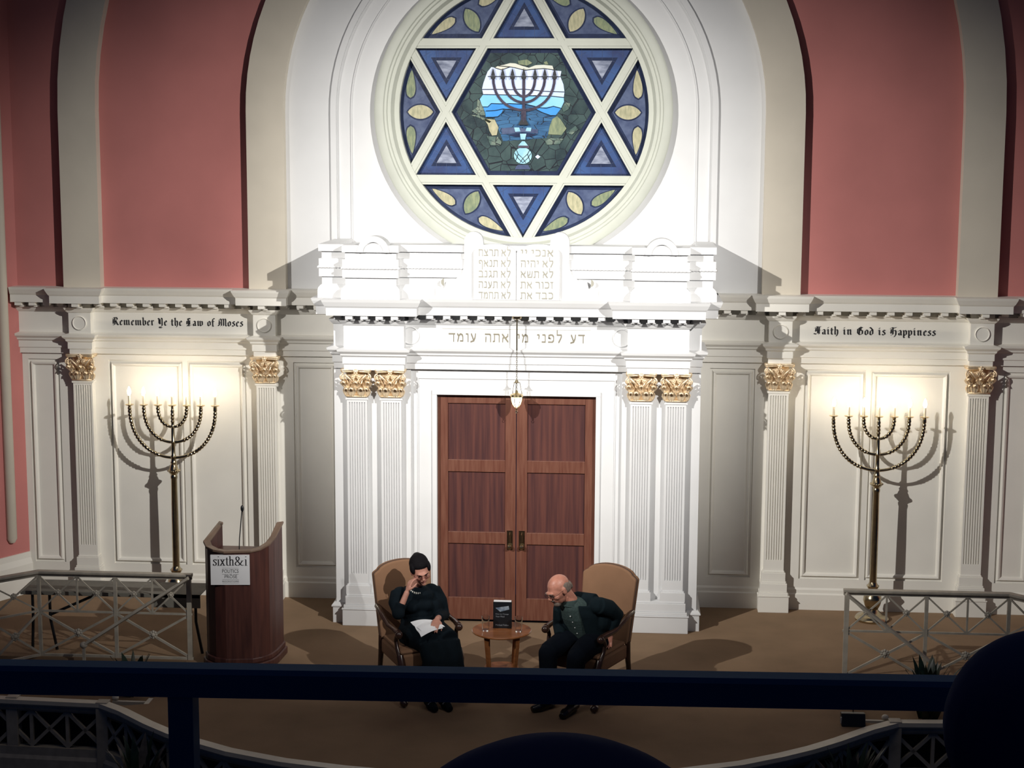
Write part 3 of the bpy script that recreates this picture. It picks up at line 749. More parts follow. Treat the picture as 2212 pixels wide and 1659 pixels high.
for pts, mm in (([(395,890),(520,900),(566,990),(545,1080),(490,1085),(460,1030),(440,960)], g_crea), ([(430,1092),(560,1100),(602,1160),(590,1200),(470,1195)], g_sage),
                ([(1200,890),(1255,855),(1300,900),(1365,1000),(1310,1075),(1150,1068),(1172,960)], g_oliv), ([(1310,760),(1350,698),(1408,710),(1392,770),(1330,810)], g_sage),
                ([(1365,1050),(1470,968),(1500,1010),(1430,1068)], g_sage), ([(1115,1150),(1180,1110),(1330,1120),(1290,1180),(1130,1190)], g_sage),
                ([(320,660),(350,690),(390,770),(410,850),(330,850),(250,800),(310,760)], g_sage), ([(790,220),(900,205),(960,245),(900,275),(800,260)], g_oliv), ([(1095,235),(1130,225),(1150,262),(1105,262)], g_oliv),
                ([(1000,1330),(1030,1305),(1062,1330),(1030,1355)], g_lilac), ([(230,845),(330,850),(480,920),(460,940),(340,880)], g_sage), ([(1320,820),(1450,790),(1500,870),(1400,960),(1330,900)], g_gren)):
    sh('hill_glass', pts, 3, mm)
for pts, mm in (([(600,1000),(700,990),(1030,1010),(1030,1060),(860,1040),(700,1065),(610,1070)], g_slate), ([(750,990),(810,990),(825,1035),(765,1040)], g_turq), ([(885,1030),(900,990),(955,992),(945,1035)], g_turq),
                ([(640,1010),(690,1000),(690,1060),(650,1068)], g_slate), ([(690,1075),(860,1045),(1030,1070),(960,1095),(760,1100)], g_navy),
                ([(820,1062),(895,1062),(880,1130),(830,1130)], g_turq), ([(845,1150),(875,1150),(915,1200),(800,1200)], g_turq), ([(790,1200),(930,1200),(925,1230),(800,1230)], g_mauve),
                ([(775,1445),(800,1425),(920,1425),(945,1475),(762,1478)], g_slate)):
    sh('fountain_glass', pts, 5.5 if mm is g_turq else (5 if pts[0] == (640, 1010) else 4), mm)
el = [(855+105*math.cos(2*PI*i/24), 1318+95*math.sin(2*PI*i/24)) for i in range(24)]
sh('lotus_glass', el, 4, g_turq)
lb = B()
def ll(pts, w=.0035, lev=6): leadline(lb, D(pts), GY-.008-.0022*lev, w)
for pts in ([(440,400),(1290,402)], [(370,550),(640,548),(700,552),(860,545),(1100,570),(1338,578)], [(385,608),(640,612),(860,622),(1180,625),(1330,640)],
            [(375,752),(440,752),(480,712),(600,716),(700,712),(900,722),(1060,760),(1130,765),(1210,742),(1300,765)], [(415,800),(520,795),(620,775),(860,800)], [(1000,775),(1080,815),(1180,850),(1240,850)],
            [(520,300),(600,325),(700,290),(760,300),(870,328),(1000,315),(1100,308),(1215,325)], [(420,872),(500,872),(560,865),(600,830),(640,790)], [(560,278),(640,285),(700,290)],
            [(770,1230),(800,1300),(855,1350),(910,1300),(945,1235)], [(760,1290),(800,1350),(855,1400),(910,1350),(950,1290)], [(800,1300),(770,1380)], [(910,1300),(940,1380)], [(855,1350),(820,1400)], [(855,1350),(890,1400)]): ll(pts)
for x in (680, 860, 1042):
    ll([(x, 78), (x, 130)], .0016); ll([(x, 1500), (x, 1550)], .0016)
obj('lead_line', lb, lead, hx)
# wavy dark water lines
cm = B()
def arm(rx, z0, yb):
    n = 20; return [(862-rx*math.cos(PI*i/n), z0+(yb-z0)*math.sin(PI*i/n)**.9) for i in range(n+1)]
for rx, yb in ((360, 790), (246, 700), (132, 632)):
    leadline(cm, D(arm(rx, 405, yb)), GY-.022, .0135)
leadline(cm, D([(862, 405), (862, 900)]), GY-.022, .015)
leadline(cm, D([(862, 800), (862, 930)]), GY-.022, .026)
obj('pictured_candelabrum', cm, g_mauve, hx)
c2 = B()
for dx in (-360, -246, -132, 0, 132, 246, 360):
    p = ccw(D([(862+dx-32, 395), (862+dx+32, 395), (862+dx+24, 432), (862+dx-24, 432)])); c2.prism([(x, ZW+z) for x, z in p], GY-.03, GY-.045, 'y')
    p = ccw(D([(862+dx-24, 392), (862+dx-14, 350), (862+dx, 305), (862+dx+14, 350), (862+dx+24, 392)])); c2.prism([(x, ZW+z) for x, z in p], GY-.03, GY-.045, 'y')
p = ccw(D([(800, 960), (830, 905), (895, 905), (925, 960)])); c2.prism([(x, ZW+z) for x, z in p], GY-.03, GY-.045, 'y')
obj('pictured_flame', c2, lead, hx)

# ================================================================== CANDELABRA
def menorah(cx, lab):
    Y0 = -.30
    root = empty('candelabrum', (cx, Y0, 0), lab, 'menorah', 'tall brass candelabra on the stage')
    b = B().lathe([(0, 0), (.16, 0), (.165, .02), (.15, .045), (.11, .06), (.07, .09), (.055, .11), (.075, .15), (.09, .20), (.085, .24), (.05, .28), (.038, .30), (.055, .33), (.062, .345), (.045, .36), (.036, .38), (0, .38)], (cx, Y0, 0), 28)
    obj('base', b, brass, root, smooth=True)
    b = B().lathe([(0, .37), (.036, .37), (.034, .9), (.030, 1.27), (.034, 1.28), (.036, 1.30), (.030, 1.315), (.046, 1.335), (.058, 1.35), (.060, 1.362), (.045, 1.375), (.036, 1.41), (.028, 1.425), (.034, 1.44), (.026, 1.455), (.024, 1.48),
                   (.032, 1.50), (.02, 1.52), (.019, 1.63), (.028, 1.645), (.018, 1.66), (.017, 1.79), (.026, 1.80), (.015, 1.815), (.015, 1.84), (.021, 1.855), (.014, 1.87), (.021, 1.89), (.014, 1.905), (.021, 1.925), (.014, 1.94), (.02, 1.96), (.013, 1.975), (.013, 2.0), (0, 2.0)], (cx, Y0, 0), 20)
    obj('stem', b, brass, root, smooth=True)
    kb = B()
    for k in range(18):
        a_ = 2*PI*k/18; kb.ell((cx+.058*math.cos(a_), Y0+.058*math.sin(a_), 1.358), .008, 8, 5)
    obj('beaded_collar', kb, brass, root, smooth=True)
    for rx, zb in ((.432, 1.49), (.288, 1.645), (.145, 1.80)):
        n = 170 if rx > .2 else 90; pts = []; rr = []; arc = 0; last = None
        for i in range(n+1):
            t = PI*i/n; x = -rx*math.cos(t); z = 2.0-(2.0-zb)*math.sin(t)**.85
            p_ = Vector((cx+x, Y0, z)); arc += (p_-last).length if last else 0; last = p_; pts.append(p_)
            e = abs(x)/rx
            rr.append(.0145+(.0085*abs(math.sin(arc/.034*PI))-.002 if e > .34 else 0))
        b = B().tube(pts, rr, 10)
        for s_ in (-1, 1): b.tube([(cx+s_*rx, Y0, 2.0), (cx+s_*rx, Y0, 1.99)], .014, 10)
        obj('branch', b, brass, root, smooth=True)
    for dx in (-.432, -.288, -.145, 0, .145, .288, .432):
        c_ = (cx+dx, Y0, 1.995)
        cu = B().lathe([(0, 0), (.013, 0), (.014, .008), (.026, .014), (.042, .022), (.043, .026), (.028, .022), (.012, .020), (0, .02)], c_, 18)
        obj('drip_cup', cu, brass2, root, smooth=True)
        cd = obj('candle', B().lathe([(0, .015), (.0115, .015), (.0115, .115), (.009, .12), (0, .12)], c_, 14), candle, root, smooth=True)
        fl = B().lathe([(0, .112), (.010, .116), (.017, .135), (.0175, .155), (.012, .18), (.005, .198), (0, .205)], c_, 14)
        obj('flame_bulb', fl, bulb, cd, smooth='all', label='glowing flame-shaped bulb')
    return root
menorah(-3.452, 'seven-branched brass candelabrum with lit bulbs behind and left of the lectern')
menorah(3.468, 'seven-branched brass candelabrum with lit bulbs behind the right-hand railing')

# ================================================================== LECTERN
lec = empty('lectern', (-2.33, -2.1, 0), 'dark brown wooden lectern with bowed front and curved raised rim', 'lectern')
def lp(sc=1.0, dy=0.0):   # plan outline from back-left round the front to back-right
    P = [(-2.595, -1.86), (-2.645, -2.22), (-2.60, -2.31), (-2.52, -2.385), (-2.42, -2.42), (-2.20, -2.385), (-2.13, -2.33), (-2.07, -2.24), (-2.045, -2.12), (-2.03, -1.86)]
    c_ = (-2.33, -2.1); return [(c_[0]+(x-c_[0])*sc, c_[1]+(y-c_[1])*sc+dy) for x, y in P]
def wall_strip(b, outer, inner, z0, z1s):
    rings = []
    for (o_, i_, z) in zip(outer, inner, z1s): rings.append([(o_[0], o_[1], z0), (i_[0], i_[1], z0), (i_[0], i_[1], z), (o_[0], o_[1], z)])
    return b.loft(rings)
zt = [1.20, 1.105, 1.08, 1.07, 1.065, 1.068, 1.075, 1.10, 1.13, 1.21]
obj('body', wall_strip(B(), lp(1.0), lp(.90), .10, zt), lect_w, lec, bevel=.003)
obj('core', B().prism(lp(.93)[::-1], .10, .90), lect_w, lec)
obj('base_moulding', B().prism(lp(1.10)[::-1], 0, .07).prism(lp(1.05)[::-1], .07, .12), lect_w, lec, bevel=.01)
rings = []
for (o_, i_, z) in zip(lp(1.045), lp(.86), zt): rings.append([(o_[0], o_[1], z), (i_[0], i_[1], z+.0), (i_[0], i_[1], z+.022), (o_[0], o_[1], z+.022)])
obj('rim', B().loft(rings), lect_t, lec, bevel=.006)
obj('reading_desk', B().prism(lp(.9)[::-1], .98, 1.0), lect_w, lec)
sg = empty('paper_sign', (-2.37, -2.42, .92), 'white printed paper sign fixed to the front of the lectern', 'sign')
SA, SB = Vector((-2.543, -2.432)), Vector((-2.206, -2.402))
def sgn(v):
    t = v[0]; off_ = v[1]; p = SA.lerp(SB, t); nn = Vector((SB.y-SA.y, -(SB.x-SA.x))).normalized()
    return Vector((p.x+nn.x*(-off_), p.y+nn.y*(-off_), v[2]))
ZB, ZTP = .785, 1.052
obj('sheet', B().prism([(0, ZB), (1, ZB), (1, ZTP), (0, ZTP)], 0.012, -.002, 'y', sgn), paper, sg)
DD = {
 's': (.40, [[(.36,.82),(.34,.95)], [(.34,.9),(.2,.98),(.07,.86),(.08,.70),(.2,.56),(.32,.42),(.36,.26),(.30,.08),(.16,.0),(.04,.08)], [(.02,.24),(.04,.04)]]),
 'i': (.20, [[(.09,.95),(.09,.03)], [(-.0,.96),(.09,.97)], [(-.02,.0),(.2,.0)], [(.07,1.38),(.11,1.42)], [(.07,1.42),(.11,1.38)]]),
 'x': (.50, [[(.08,.95),(.42,.03)], [(.42,.95),(.24,.52)], [(.2,.42),(.03,.03)], [(-.03,.97),(.18,.97)], [(.32,.97),(.5,.97)], [(-.05,.0),(.13,.0)], [(.28,.0),(.52,.0)]]),
 't': (.28, [[(.13,1.25),(.13,.15)], [(.13,.15),(.2,.02),(.28,.06)], [(.0,.97),(.28,.97)]]),
 'h': (.52, [[(.10,1.5),(.10,.03)], [(.0,1.5),(.1,1.5)], [(-.02,.0),(.2,.0)], [(.13,.8),(.28,.98),(.36,.96),(.41,.8),(.41,.03)], [(.3,.0),(.52,.0)]]),
 '&': (1.04, [[(.84,.78),(.62,.3),(.42,.04),(.24,.0),(.08,.12),(.05,.34),(.14,.56),(.34,.74),(.46,.92),(.5,1.14),(.42,1.34),(.3,1.42),(.18,1.34),(.14,1.16),(.18,.94),(.34,.66),(.5,.38),(.66,.14),(.82,.02),(.94,.08)], [(.72,.78),(.94,.78)]]),
}
nibh = [(-.058, -.018), (.058, -.018), (.058, .018), (-.058, .018)]
nib_text('sign_lettering', DD, 'sixth&i', .07, .96, .958, .056, -.0028, ink, sg, nibh, gap=.10, thick=.0006, fn=sgn)
lettering('sign_lettering', 'POLITICS', .30, .72, .893, .925, -.0028, inkg, sg, fn=sgn, thick=.0006)
lettering('sign_lettering', 'PROSE', .36, .68, .845, .874, -.0028, inkg, sg, fn=sgn, thick=.0006)
lettering('sign_lettering', 'AND', .48, .55, .8775, .8845, -.0028, inkg, sg, fn=sgn, thick=.0006)
lettering('sign_lettering', 'BOOKSTORE', .30, .72, .812, .822, -.0028, inkg, sg, fn=sgn, thick=.0006)
rl = B()
for z, xa, xb in ((.936, .30, .72), (.881, .30, .46), (.881, .57, .72), (.832, .30, .72), (.802, .30, .72)): rl.prism([(xa, z-.0008), (xb, z-.0008), (xb, z+.0008), (xa, z+.0008)], -.0035, -.0028, 'y', sgn)
obj('rule_line', rl, inkg, sg)
mic = empty('gooseneck_microphone', (-2.345, -2.2, 1.0), 'thin black gooseneck microphone rising from the lectern', 'microphone')
obj('base', B().lathe([(0, 0), (.03, 0), (.028, .02), (.012, .03), (0, .03)], (-2.345, -2.2, 1.0), 16), black_m, mic, smooth=True)
obj('gooseneck', B().tube([(-2.345, -2.2, 1.02), (-2.338, -2.2, 1.15), (-2.325, -2.2, 1.28), (-2.313, -2.2, 1.39)], .0045, 8), black_m, mic, smooth=True)
obj('windscreen', B().ell((-2.309, -2.2, 1.418), (.015, .015, .03), 14, 10), black_m, mic, smooth=True)

# ================================================================== SIDE TABLE, BOOK, GLASSES
TC = (.026, -2.785); tb = empty('side_table', (TC[0], TC[1], 0), 'small round orange-brown wooden side table with lower shelf between the two armchairs', 'table')
obj('tabletop', B().lathe([(0, .535), (.235, .535), (.249, .542), (.251, .55), (.246, .556), (0, .556)], (*TC, 0), 48), table_w, tb, smooth=True)
obj('shelf', B().lathe([(0, .215), (.138, .215), (.145, .222), (.145, .232), (0, .234)], (*TC, 0), 40), table_w, tb, smooth=True)
for k in range(4):
    a_ = PI/4+PI/2*k+.12; c_, s_ = math.cos(a_), math.sin(a_)
    b = B(); rings = []
    for r_, z, hw in ((.178, .535, .026), (.172, .42, .022), (.150, .22, .018), (.155, .1, .016), (.165, .0, .016)):
        cx, cy = TC[0]+r_*c_, TC[1]+r_*s_
        rings.append([(cx+u*hw*-s_+v*.009*c_, cy+u*hw*c_+v*.009*s_, z) for u, v in ((-1, -1), (1, -1), (1, 1), (-1, 1))])
    b.loft(rings); obj('leg', b, table_w, tb, bevel=.002)
bk = empty('book', (.03, -2.74, .556), 'black hardback book standing upright on the round side table', 'book')
bx, by = .0305, -2.735
obj('cover', B().box(bx-.0765, bx+.0765, by-.018, by-.014, .557, .785).box(bx-.0765, bx+.0765, by+.016, by+.020, .557, .785).box(bx-.0785, bx-.0745, by-.018, by+.020, .557, .785), black_m, bk)
obj('pages', B().box(bx-.074, bx+.073, by-.0135, by+.0155, .560, .793), paper, bk)
pic = mat('dim_blue_cover_picture', (.10, .14, .20), .5, var=.5, scale=30, col2=(.28, .32, .36))
obj('cover_picture', B().prism([(bx-.060, .733), (bx+.052, .752), (bx+.058, .722), (bx-.020, .700)], by-.0185, by-.0181, 'y'), pic, bk)
txt_d = mat('dim_cover_lettering', (.25, .27, .30), .6)
for t_, z, xa, xb in (('How to Change', .672, -.058, .052), ('Your Mind', .652, -.058, .016), ('Michael Pollan', .578, -.058, .052)):
    lettering('cover_lettering', t_, bx+xa, bx+xb, z, z+.014, by-.0182, txt_d, bk, thick=.0004)
GL = ((-.105, -2.835, 'clear drinking glass of water left of the book on the side table'), (.172, -2.835, 'clear drinking glass of water right of the book on the side table'))
for gx, gy, lab in GL:
    g = empty('drinking_glass', (gx, gy, .557), lab, 'glass', 'water glasses on the side table')
    obj('tumbler', B().lathe([(0, 0), (.028, 0), (.034, .128), (.0315, .128), (.026, .012), (0, .012)], (gx, gy, .557), 28), glass_m, g, smooth=True)

# ================================================================== ARMCHAIRS
def chair_back(b, y0, y1, grow=0.0):
    P = [(-.235+0-grow, .43), (-.262-grow, .97+grow*.6), (-.245, .985+grow)]
    for i in range(1, 16):
        a_ = PI-PI*i/16; P.append((.222*math.cos(a_), .985+grow+.082*math.sin(a_)))
    P += [(.245, .985+grow), (.262+grow, .97+grow*.6), (.235+grow, .43)]
    b.prism(P[::-1], y0, y1, 'y', lambda v: (v[0], v[1]-(v[2]-.43)*.16, v[2])); return b
def make_chair(loc, rz, lab):
    c_ = empty('armchair', loc, lab, 'armchair', 'matching high-backed armchairs beside the side table', rz)
    W = dict(world=False)
    ob = obj('backrest', chair_back(B(), -.075, .0), upho, c_, world=False, bevel=.012)
    obj('piping', chair_back(B(), -.030, -.018, .004), piping, ob, world=False)
    b = B(); q = [(-.235, -.01), (-.275, .52), (.275, .52), (.235, -.01)]
    b.prism(q[::-1], .31, .43); b.prism([(x*.97, .02+y*.95) for x, y in q][::-1], .43, .465)
    obj('seat', b, upho, c_, world=False, bevel=.018)
    for s_ in (-1, 1):
        arm = B().tube([(s_*.245, -.07, .70), (s_*.262, .02, .70), (s_*.275, .14, .665), (s_*.28, .28, .625), (s_*.275, .40, .622), (s_*.270, .47, .612)], [.024, .024, .022, .021, .024, .028], 12)
        arm.ell((s_*.270, .485, .600), (.032, .036, .034), 14, 10)
        sup = arm.tube([(s_*.270, .45, .595), (s_*.272, .42, .54), (s_*.268, .44, .47), (s_*.262, .49, .40)], [.020, .017, .018, .022], 12)
        obj('arm', arm, chair_w, c_, world=False, smooth=True)
        lg = B().tube([(s_*.262, .49, .42), (s_*.262, .53, .34), (s_*.258, .545, .22), (s_*.252, .515, .12), (s_*.258, .55, .045)], [.032, .034, .024, .018, .022], 12)
        lg.ell((s_*.258, .555, .036), (.034, .042, .034), 14, 10)
        obj('leg', lg, chair_w, c_, world=False, smooth=True)
        lb_ = B().tube([(s_*.225, -.03, .45), (s_*.226, -.035, .30), (s_*.228, -.06, .14), (s_*.232, -.10, .0)], [.024, .024, .020, .020], 10)
        obj('leg', lb_, chair_w, c_, world=False, smooth=True)
    st_ = B()
    for s_ in (-1, 1): st_.tube([(s_*.228, -.055, .16), (s_*.253, .52, .14)], .013, 10)
    st_.tube([(-.242, .25, .15), (.242, .25, .15)], .013, 10)
    obj('stretcher', st_, chair_w, c_, world=False, smooth=True)
    return c_
AN = math.radians(30)
chL = make_chair((-.80, -2.60, 0), PI+AN, 'tan high-backed carved armchair in which the woman in black sits')
chR = copy_tree(chL); chR.location = (.875, -2.60, 0); chR.rotation_euler = (0, 0, PI-AN)
chR['label'] = 'tan high-backed carved armchair in which the bald man leans forward'

# ================================================================== PEOPLE
def basis(O, f, up=(0, 0, 1)):
    f = Vector((f[0], f[1], 0)).normalized(); r = Vector((-f.y, f.x, 0))
    if r.x < 0: r = -r
    return lambda x, y, z: Vector((O[0]+x*r.x+y*f.x, O[1]+x*r.y+y*f.y, z))
def headframe(c, fw, up):
    fw = Vector(fw).normalized(); up = Vector(up); up = (up-fw*up.dot(fw)).normalized(); rt = fw.cross(up)
    R_ = Matrix((rt, fw, up)).transposed()
    return (lambda x, y, z: Vector(c)+rt*x+fw*y+up*z), R_
def head_shapes(b, H_, R_, s=1.0, female=False):
    E_ = lambda x, y, z, rx, ry, rz, n=18, m=12: b.ell(H_(x*s, y*s, z*s), (rx*s, ry*s, rz*s), n, m, rot=R_)
    E_(0, -.018, .030, .074, .092, .083)              # skull
    E_(0, .022, .0, .066, .066, .078)                 # face mass
    E_(0, .035, -.052, .050, .046, .050)              # jaw
    E_(0, .066, -.088, .022, .020, .020)              # chin
    E_(0, .084, .026, .050, .014, .013)               # brow ridge
    for k in (-1, 1):
        E_(k*.040, .058, -.018, .024, .022, .022)     # cheek
        E_(k*.075, -.008, -.004, .010, .020, .032)    # ear
        E_(k*.078, -.014, .012, .009, .014, .016)
    b.tube([H_(0, .086*s, .020*s), H_(0, .098*s, .0), H_(0, .109*s, -.018*s)], [.008*s, .010*s, .013*s], 10)
    E_(0, .102, -.022, .017, .012, .010)              # nostrils
    E_(0, .082, -.050, .022, .012, .013)              # mouth mound
def face_parts(p, H_, s, brow_m, lip_m):
    for k in (-1, 1):
        obj('eye', B().ell(H_(k*.030*s, .083*s, .006*s), (.011*s, .006*s, .006*s), 10, 7), eye_m, p, smooth=True)
        obj('eyebrow', B().tube([H_(k*.014*s, .098*s, .028*s), H_(k*.032*s, .095*s, .034*s), H_(k*.050*s, .080*s, .028*s)], [.003*s, .004*s, .002*s], 6), brow_m, p)
    obj('mouth', B().tube([H_(-.020*s, .086*s, -.048*s), H_(0, .094*s, -.050*s), H_(.020*s, .086*s, -.048*s)], [.002, .005*s, .002], 8), lip_m, p)
def glasses(p, H_, s, mt):
    b = B()
    for k in (-1, 1):
        b.tube([H_(k*.032*s+.021*s*math.cos(a_), .103*s, .006*s+.015*s*math.sin(a_)) for a_ in [2*PI*i/16 for i in range(17)]], .0013, 6)
        b.tube([H_(k*.053*s, .101*s, .010*s), H_(k*.076*s, .05*s, .012*s), H_(k*.082*s, -.01*s, .012*s)], .0013, 6)
    b.tube([H_(-.011*s, .104*s, .008*s), H_(.011*s, .104*s, .008*s)], .0022, 6)
    obj('glasses', b, mt, p)
def hand_shapes(b, w, dir_, nrm, side, curl=.5, s=1.0):
    """palm and five separate bent fingers; w wrist, dir_ towards fingers, nrm out of the palm, side = thumb side"""
    d = Vector(dir_).normalized(); n_ = Vector(nrm); n_ = (n_-d*n_.dot(d)).normalized(); t_ = d.cross(n_).normalized()*side
    R_ = Matrix((t_, d, n_)).transposed(); w = Vector(w)
    b.ell(w+d*.045*s, (.037*s, .052*s, .015*s), 14, 10, rot=R_); b.ell(w+d*.015*s, (.026*s, .03*s, .017*s), 12, 8, rot=R_)
    for i, (o_, L_) in enumerate(((.030, .066), (.011, .075), (-.009, .070), (-.028, .054))):
        p0 = w+d*.078*s+t_*o_*s; c = curl*(1+.12*i); p = p0-d*.02*s; pts = [p, p0]
        a_ = c*.5
        for q in (.45, .33, .25):
            dd = d*math.cos(a_)+n_*math.sin(a_)+t_*(o_*1.6); p0 = p0+dd.normalized()*L_*q*s; pts.append(p0.copy()); a_ += c*.75
        b.tube(pts, [.0088*s, .0088*s, .0083*s, .0076*s, .0055*s], 10)
        b.ell(pts[-1], .0058*s, 8, 6)
    p0 = w+d*.022*s+t_*.022*s; pts = [p0, p0+(d*.5+t_*.75+n_*.25)*.026*s, p0+(d*.95+t_*.95+n_*.5)*.040*s, p0+(d*1.45+t_*.85+n_*.7)*.048*s]
    b.tube(pts, [.013*s, .0115*s, .0098*s, .007*s], 10); b.ell(pts[-1], .0072*s, 8, 6)

# ---- woman
P = basis((-.80, -2.62), (.45, -.89))
wom = empty('person', P(0, .25, 0), 'woman in long black dress and pale necklace seated left, touching her forehead and holding papers', 'person')
hc = P(.02, .30, 1.072)
Hw, Rw = headframe(hc, (.36, -.84, -.42), (-.10, -.28, 1))
b = B(); head_shapes(b, Hw, Rw, 1.0, True)
nk = P(.005, .235, .93)
b.tube([P(0, .22, .86), nk, Hw(0, -.015, -.05)], [.055, .048, .050], 16)
b.ell(P(0, .235, .868), (.095, .05, .03), 16, 10)                    # collar bones
elR = P(-.205, .385, .755); wrR = Vector((-.742, -3.015, .925)); elL = P(.235, .27, .665); wrL = Vector((-.486, -3.06, .715))
b.tube([P(-.15, .235, .87), elR], [.030, .030], 12); b.tube([elR, elR.lerp(wrR, .55), wrR], [.027, .026, .023], 12)
hd = (Hw(.082, .055, .030)-wrR)
hand_shapes(b, wrR, hd, Vector((.75, .55, .1)), -1, .55, .95)
b.tube([P(.15, .235, .87), elL], [.028, .026], 12); b.tube([elL, elL.lerp(wrL, .5), wrL], [.026, .030, .023], 12)
hand_shapes(b, wrL, Vector((-.10, -.62, -.30)), Vector((-.2, .2, -1)), 1, .55, .95)
b.tube([P(-.08, .25, .52), P(.02, .25, .55), P(.08, .25, .52)], .06, 14)
b.tube([P(0, .23, .55), P(0, .23, .86)], [.06, .05], 14)
for x0, x1, fy, fx in ((-.09, .0, .70, -.03), (.09, .15, .735, .085)):
    b.tube([P(x0, .25, .52), P(x1, .60, .52), P(fx, fy-.08, .10)], [.045, .040, .030], 12)
    b.tube([P(fx, fy-.09, .06), P(fx, fy, .04), P(fx+.005, fy+.08, .025)], [.026, .026, .016], 12)
body = remesh('body', b, skin, .0052, 3, parent=wom)
face_parts(wom, Hw, 1.0, hair_d, lip)
glasses(wom, Hw, 1.0, mat('thin_red_brown_frames', (.25, .06, .05), .4))
b = B()
E_ = lambda x, y, z, rx, ry, rz: b.ell(Hw(x, y, z), (rx, ry, rz), 20, 14, rot=Rw)
E_(0, -.040, .046, .083, .092, .090); E_(0, -.085, .085, .042, .045, .034); E_(0, -.055, .0, .080, .070, .085); E_(0, .000, .074, .070, .064, .044)
E_(-.066, .006, .045, .022, .050, .045); E_(.068, .006, .045, .022, .045, .045); E_(0, -.09, -.03, .05, .045, .06)
remesh('hair', b, hair_d, .005, 3, parent=wom)
b = B()   # dress: bodice, sleeves, long skirt as one garment
for z, rx, ry, y in ((.53, .155, .125, .25), (.62, .135, .105, .24), (.70, .135, .105, .235), (.78, .150, .110, .235), (.85, .155, .10, .235)): b.ell(P(0, y, z), (rx, ry, .09), 18, 10)
b.ell(P(-.06, .30, .775), (.07, .06, .06), 14, 10); b.ell(P(.06, .30, .775), (.07, .06, .06), 14, 10)
b.ell(P(.15, .25, .74), (.085, .09, .11), 14, 10)
for s_ in (-1, 1): b.ell(P(s_*.135, .235, .885), (.065, .062, .050), 14, 10)
fR = elR.lerp(wrR, .45)
b.tube([P(-.16, .235, .885), P(-.20, .30, .82), elR, fR], [.060, .062, .055, .044], 16); b.ell(elR, .056, 14, 10); b.ell(elL, .054, 14, 10)
fL = elL.lerp(wrL, .78)
b.tube([P(.16, .235, .885), P(.215, .25, .78), elL, fL], [.060, .060, .052, .040], 16)
b.tube([P(-.03, .24, .53), P(-.03, .42, .55), P(.0, .58, .535)], [.14, .13, .10], 18); b.tube([P(.08, .24, .53), P(.11, .44, .55), P(.16, .60, .53)], [.13, .125, .10], 18)
b.tube([P(.05, .3, .56), P(.07, .60, .53)], [.12, .10], 16)
for x0, x1 in ((.0, -.04), (.08, .06), (.16, .165)):
    b.tube([P(x0, .58, .53), P(x0+.01, .64, .40), P((x0+x1)/2+.02, .655, .25), P(x1+.03, .665, .11)], [.10, .095, .10, .105], 16)
dr = remesh('dress', b, dress_m, .0085, 5, parent=wom)
b = B()
for k in range(15):
    a_ = PI*1.08*(k/14)-PI*.04-PI; a_ = PI+PI*k/14
    p = P(.005+.070*math.cos(a_), .255-.070*math.sin(a_)*1.0, .915-.030*abs(math.sin(a_)))
    b.ell(p, (.0065, .0065, .011), 8, 6)
obj('necklace', b, mat('pale_stones', (.75, .75, .68), .3), wom, smooth=True)
for fx, fy in ((-.03, .70), (.085, .735)):
    b = B().tube([P(fx, fy-.11, .045), P(fx, fy, .045), P(fx+.005, fy+.085, .03)], [.034, .040, .026], 12); b.ell(P(fx, fy-.02, .03), (.04, .05, .03), 12, 8)
    sh_ = remesh('shoe', b, dress_m, .006, 3, parent=wom)
    obj('shoe_trim', B().tube([P(fx-.033, fy+.01, .055), P(fx, fy+.02, .088), P(fx+.035, fy+.01, .055)], .006, 8), mat('silver_trim', (.5, .5, .5), .3, .6), wom)
# papers in her hand
pp = empty('papers', (-.57, -3.1, .66), 'white sheets of paper lying on the seated woman\'s lap', 'papers')
def sheet(c4, th=.0025, n=10, sag=.012):
    b = B(); rows = []
    for i in range(n+1):
        row = []
        for j in range(n+1):
            u, v = i/n, j/n
            p = (Vector(c4[0])*(1-u)+Vector(c4[1])*u)*(1-v)+(Vector(c4[3])*(1-u)+Vector(c4[2])*u)*v
            p.z += sag*(math.sin(u*PI)-.5*math.sin(v*2*PI)); row.append(p)
        rows.append(row)
    rings = [r+[p+Vector((0, 0, -th)) for p in r[::-1]] for r in rows]
    return b.loft(rings)
obj('sheet', sheet([(-.705, -3.085, .690), (-.535, -3.055, .705), (-.416, -3.115, .668), (-.590, -3.20, .640)]), paper, pp)
obj('sheet', sheet([(-.665, -3.13, .672), (-.52, -3.04, .700), (-.430, -3.13, .660), (-.598, -3.235, .612)]), paper, pp)

# ---- man
Q = basis((.87, -2.62), (-.45, -.89))
man = empty('person', Q(0, .25, 0), 'bald man in dark jacket and grey-green shirt seated right, leaning forward and looking down', 'person')
hm = Q(-.125, .545, .985)
Hm, Rm = headframe(hm, (-.66, -.50, -.52), (-.42, -.25, .9))
b = B(); head_shapes(b, Hm, Rm, 1.06)
nkm = Q(-.06, .455, .885)
b.tube([Q(-.03, .40, .80), nkm, Hm(0, -.03, -.045)], [.062, .058, .060], 16)
hipm = Q(0, .24, .52); chm = Q(-.02, .40, .78)
b.tube([hipm, Q(-.01, .31, .66), chm], [.07, .07, .07], 16); b.tube([Q(-.15, .41, .80), Q(.13, .38, .84)], .03, 12)
shN, elN, wrN = Q(.165, .385, .855), Q(.235, .215, .745), Q(.195, .25, .60)
shF, elF, wrF = Q(-.165, .43, .80), Q(-.195, .40, .63), Q(-.13, .50, .575)
b.tube([shN, elN], [.032, .030], 12); b.tube([elN, wrN], [.030, .026], 12); hand_shapes(b, wrN, (-.1, -.25, -1), (0, -1, 0), 1, .5, 1.0)
